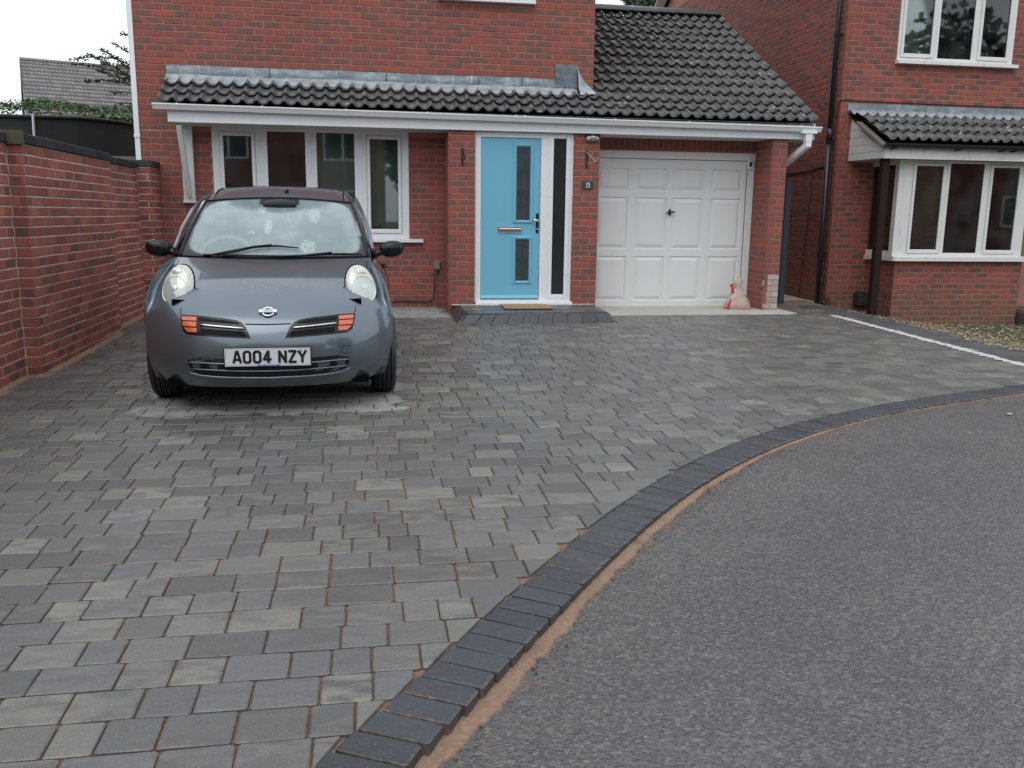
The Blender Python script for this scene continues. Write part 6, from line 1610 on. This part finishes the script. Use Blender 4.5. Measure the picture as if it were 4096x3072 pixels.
m = MB(); m.tube([P3(-.34+.175*math.cos(q), 1.52+.07*math.sin(q), .96+.165*math.sin(q)) for q in [2*PI*k/26 for k in range(27)]], .015, 8, caps=False); m.tube([P3(-.34, 1.46, .95), P3(-.34, 1.53, .96)], .05, 8); m.tube([P3(-.50, 1.52, .96), P3(-.18, 1.52, .96)], .014, 6); cpart(m, 'steering_wheel', DSH, True)
for s in (1, -1):
    m = MB(); rows = []
    for z, w_, y in ((.66, .24, 2.02), (.80, .25, 2.08), (1.0, .24, 2.16), (1.10, .19, 2.20), (1.14, .10, 2.22), (1.16, .11, 2.22), (1.20, .13, 2.22), (1.27, .12, 2.24), (1.295, .07, 2.25)):
        rows.append([P3(s*.345+w_*math.copysign(abs(math.cos(q))**.6, math.cos(q)), y+.065*math.sin(q), z) for q in [2*PI*k/18 for k in range(18)]])
    m.grid(rows, closed=True); cpart(m, 'front_seat', DSH, True)
m = MB(); m.tube([P3(-.125+sh, 1.56, 1.315), P3(0+sh, 1.555, 1.325), P3(.125+sh, 1.56, 1.315)], [.022, .034, .022], 8); cpart(m, 'rear_mirror', DSH, True)
m = MB()
for s in (1, -1):
    P = [(.700, 1.10), (.706, 1.5), (.71, 2.0), (.71, 2.5), (.705, 3.0)]
    m.tube([P3(s*.829, 1.12, .64), P3(s*.815, 1.13, .80), P3(s*.76, 1.14, .90)], .003, 5); m.tube([P3(s*.829, 2.30, .5), P3(s*.815, 2.30, .75), P3(s*.74, 2.30, .93)], .003, 5)
cpart(m, 'door_gap', MAT['gap'])
for s in (1, -1):
    m = MB(); m.tube([P3(s*.818, 1.98, .80), P3(s*.845, 2.02, .80), P3(s*.845, 2.16, .80), P3(s*.818, 2.2, .80)], .012, 6); cpart(m, 'door_handle', MAT['black'], True)
    m = MB(); m.tube([P3(s*.812, 1.02, .66), P3(s*.824, 1.02, .66)], .020, 10); cpart(m, 'side_repeater', plain('clear repeater', (.7, .68, .6), .2), True)

# ================================================================== HOUSES ACROSS THE ROAD (seen only mirrored in glass and paint)
def opposite(x, y, w_, d, eav, rid, lab, gable, mat):
    t = thing('brick_house', lab, 'house', (x, y, -.5))
    m = MB(); m.box(x-w_/2, x+w_/2, y-d, y, -.6, eav)
    if gable: m.prism([(x-w_/2, y, eav), (x+w_/2, y, eav), (x, y, rid)], (0, -d, 0))
    m.build('wall', mat, t)
    m = MB()
    if gable:
        for s in (1, -1): m.add([(x+s*(w_/2+.3), y+.3, eav-.25), (x, y+.3, rid+.06), (x, y-d-.3, rid+.06), (x+s*(w_/2+.3), y-d-.3, eav-.25)], [(0, 1, 2, 3)])
    else: m.add([(x-w_/2-.3, y+.35, eav-.1), (x+w_/2+.3, y+.35, eav-.1), (x+w_/2+.3, y-d/2, rid), (x-w_/2-.3, y-d/2, rid), (x-w_/2-.3, y-d-.35, eav-.1), (x+w_/2+.3, y-d-.35, eav-.1)], [(0, 1, 2, 3), (3, 2, 5, 4)])
    m.build('roof', MAT['tile', 'island'], t)
    m = MB()
    if gable:
        for s in (1, -1): obox(m, (x+s*(w_/2+.3), y+.32, eav-.27), (x, y+.32, rid+.02), .04, .22, up=(0, 1, 0))
    else: m.box(x-w_/2-.3, x+w_/2+.3, y+.33, y+.37, eav-.28, eav-.08)
    m.build('barge_board', MAT['upvc'], t)
    for (a, b, c, e_) in [(-.30, .9, .9, 2.1), (.28, .8, .9, 2.1), (-.30, .8, 3.3, 4.5), (.28, .8, 3.3, 4.5)]:
        m = MB(); cx = x+a*w_; m.box(cx-b, cx+b, y-.02, y+.03, c, c+.08); m.box(cx-b, cx+b, y-.02, y+.03, e_-.08, e_); m.box(cx-b, cx-b+.08, y-.02, y+.03, c+.08, e_-.08); m.box(cx+b-.08, cx+b, y-.02, y+.03, c+.08, e_-.08); m.box(cx-.04, cx+.04, y-.02, y+.03, c+.08, e_-.08)
        f_ = m.build('window', MAT['upvc'], t); m = MB(); m.box(cx-b+.08, cx+b-.08, y+.002, y+.008, c+.08, e_-.08); m.build('pane', SIDEG, f_)
OB = plain('brick across the road', (.20, .085, .065), .85, var=.3, scale=6)
OC = plain('buff brick across the road', (.30, .21, .15), .85, var=.25, scale=6)
opposite(-4.5, -27, 8.0, 8.5, 5.0, 8.0, 'red brick gabled house across the road with white barge boards', True, OB)
opposite(7.0, -28, 9.0, 8, 5.0, 7.6, 'buff brick house across the road', False, OC)
opposite(-15.5, -25, 8.0, 8, 5.0, 7.6, 'red brick house across the road at the end of the row', False, OB)
opposite(29.0, -20, 16.0, 8, 5.0, 7.8, 'long red brick house across the road at the far end', False, OB)  # unseen, added to cover bright sky in the bay window reflections
for i, (x, y, h) in enumerate([(1.4, -29, 6.5), (13.5, -23, 6.0), (-21, -18, 6.0), (20, -24, 9.5), (25.5, -26, 11), (31, -25, 10), (17, -29, 11.5)]):  # unseen trees, added so the windows mirror dark foliage instead of sky
    t = thing('street_tree', ['round tree between the two houses across the road', 'round tree beside the buff house across the road', 'round tree at the end of the row across the road', 'tall tree beyond the buff house, nearest to it', 'tall tree in the middle of the group beyond the buff house', 'tall tree farthest along the group beyond the buff house', 'tallest tree behind the buff house'][i], 'tree', (x, y, -.5)); m = MB(); m.tube([(x, y, -.5), (x, y, h*.5)], [.18, .12], 8); m.build('trunk', MAT['bark'], t)
    r = random.Random(40+i); m = MB()
    rd_ = h*.30
    for k in range(2200):
        d = Vector((r.gauss(0, 1), r.gauss(0, 1), r.gauss(0, 1))).normalized()*(.45+.55*r.random()); leaf_add(m, Vector((x+d.x*rd_*1.1, y+d.y*rd_, h*.62+d.z*rd_*1.25)), r.uniform(.3, .6), r, .7)
    m.build('crown', MAT['leaf_tree'], t, kind='stuff')
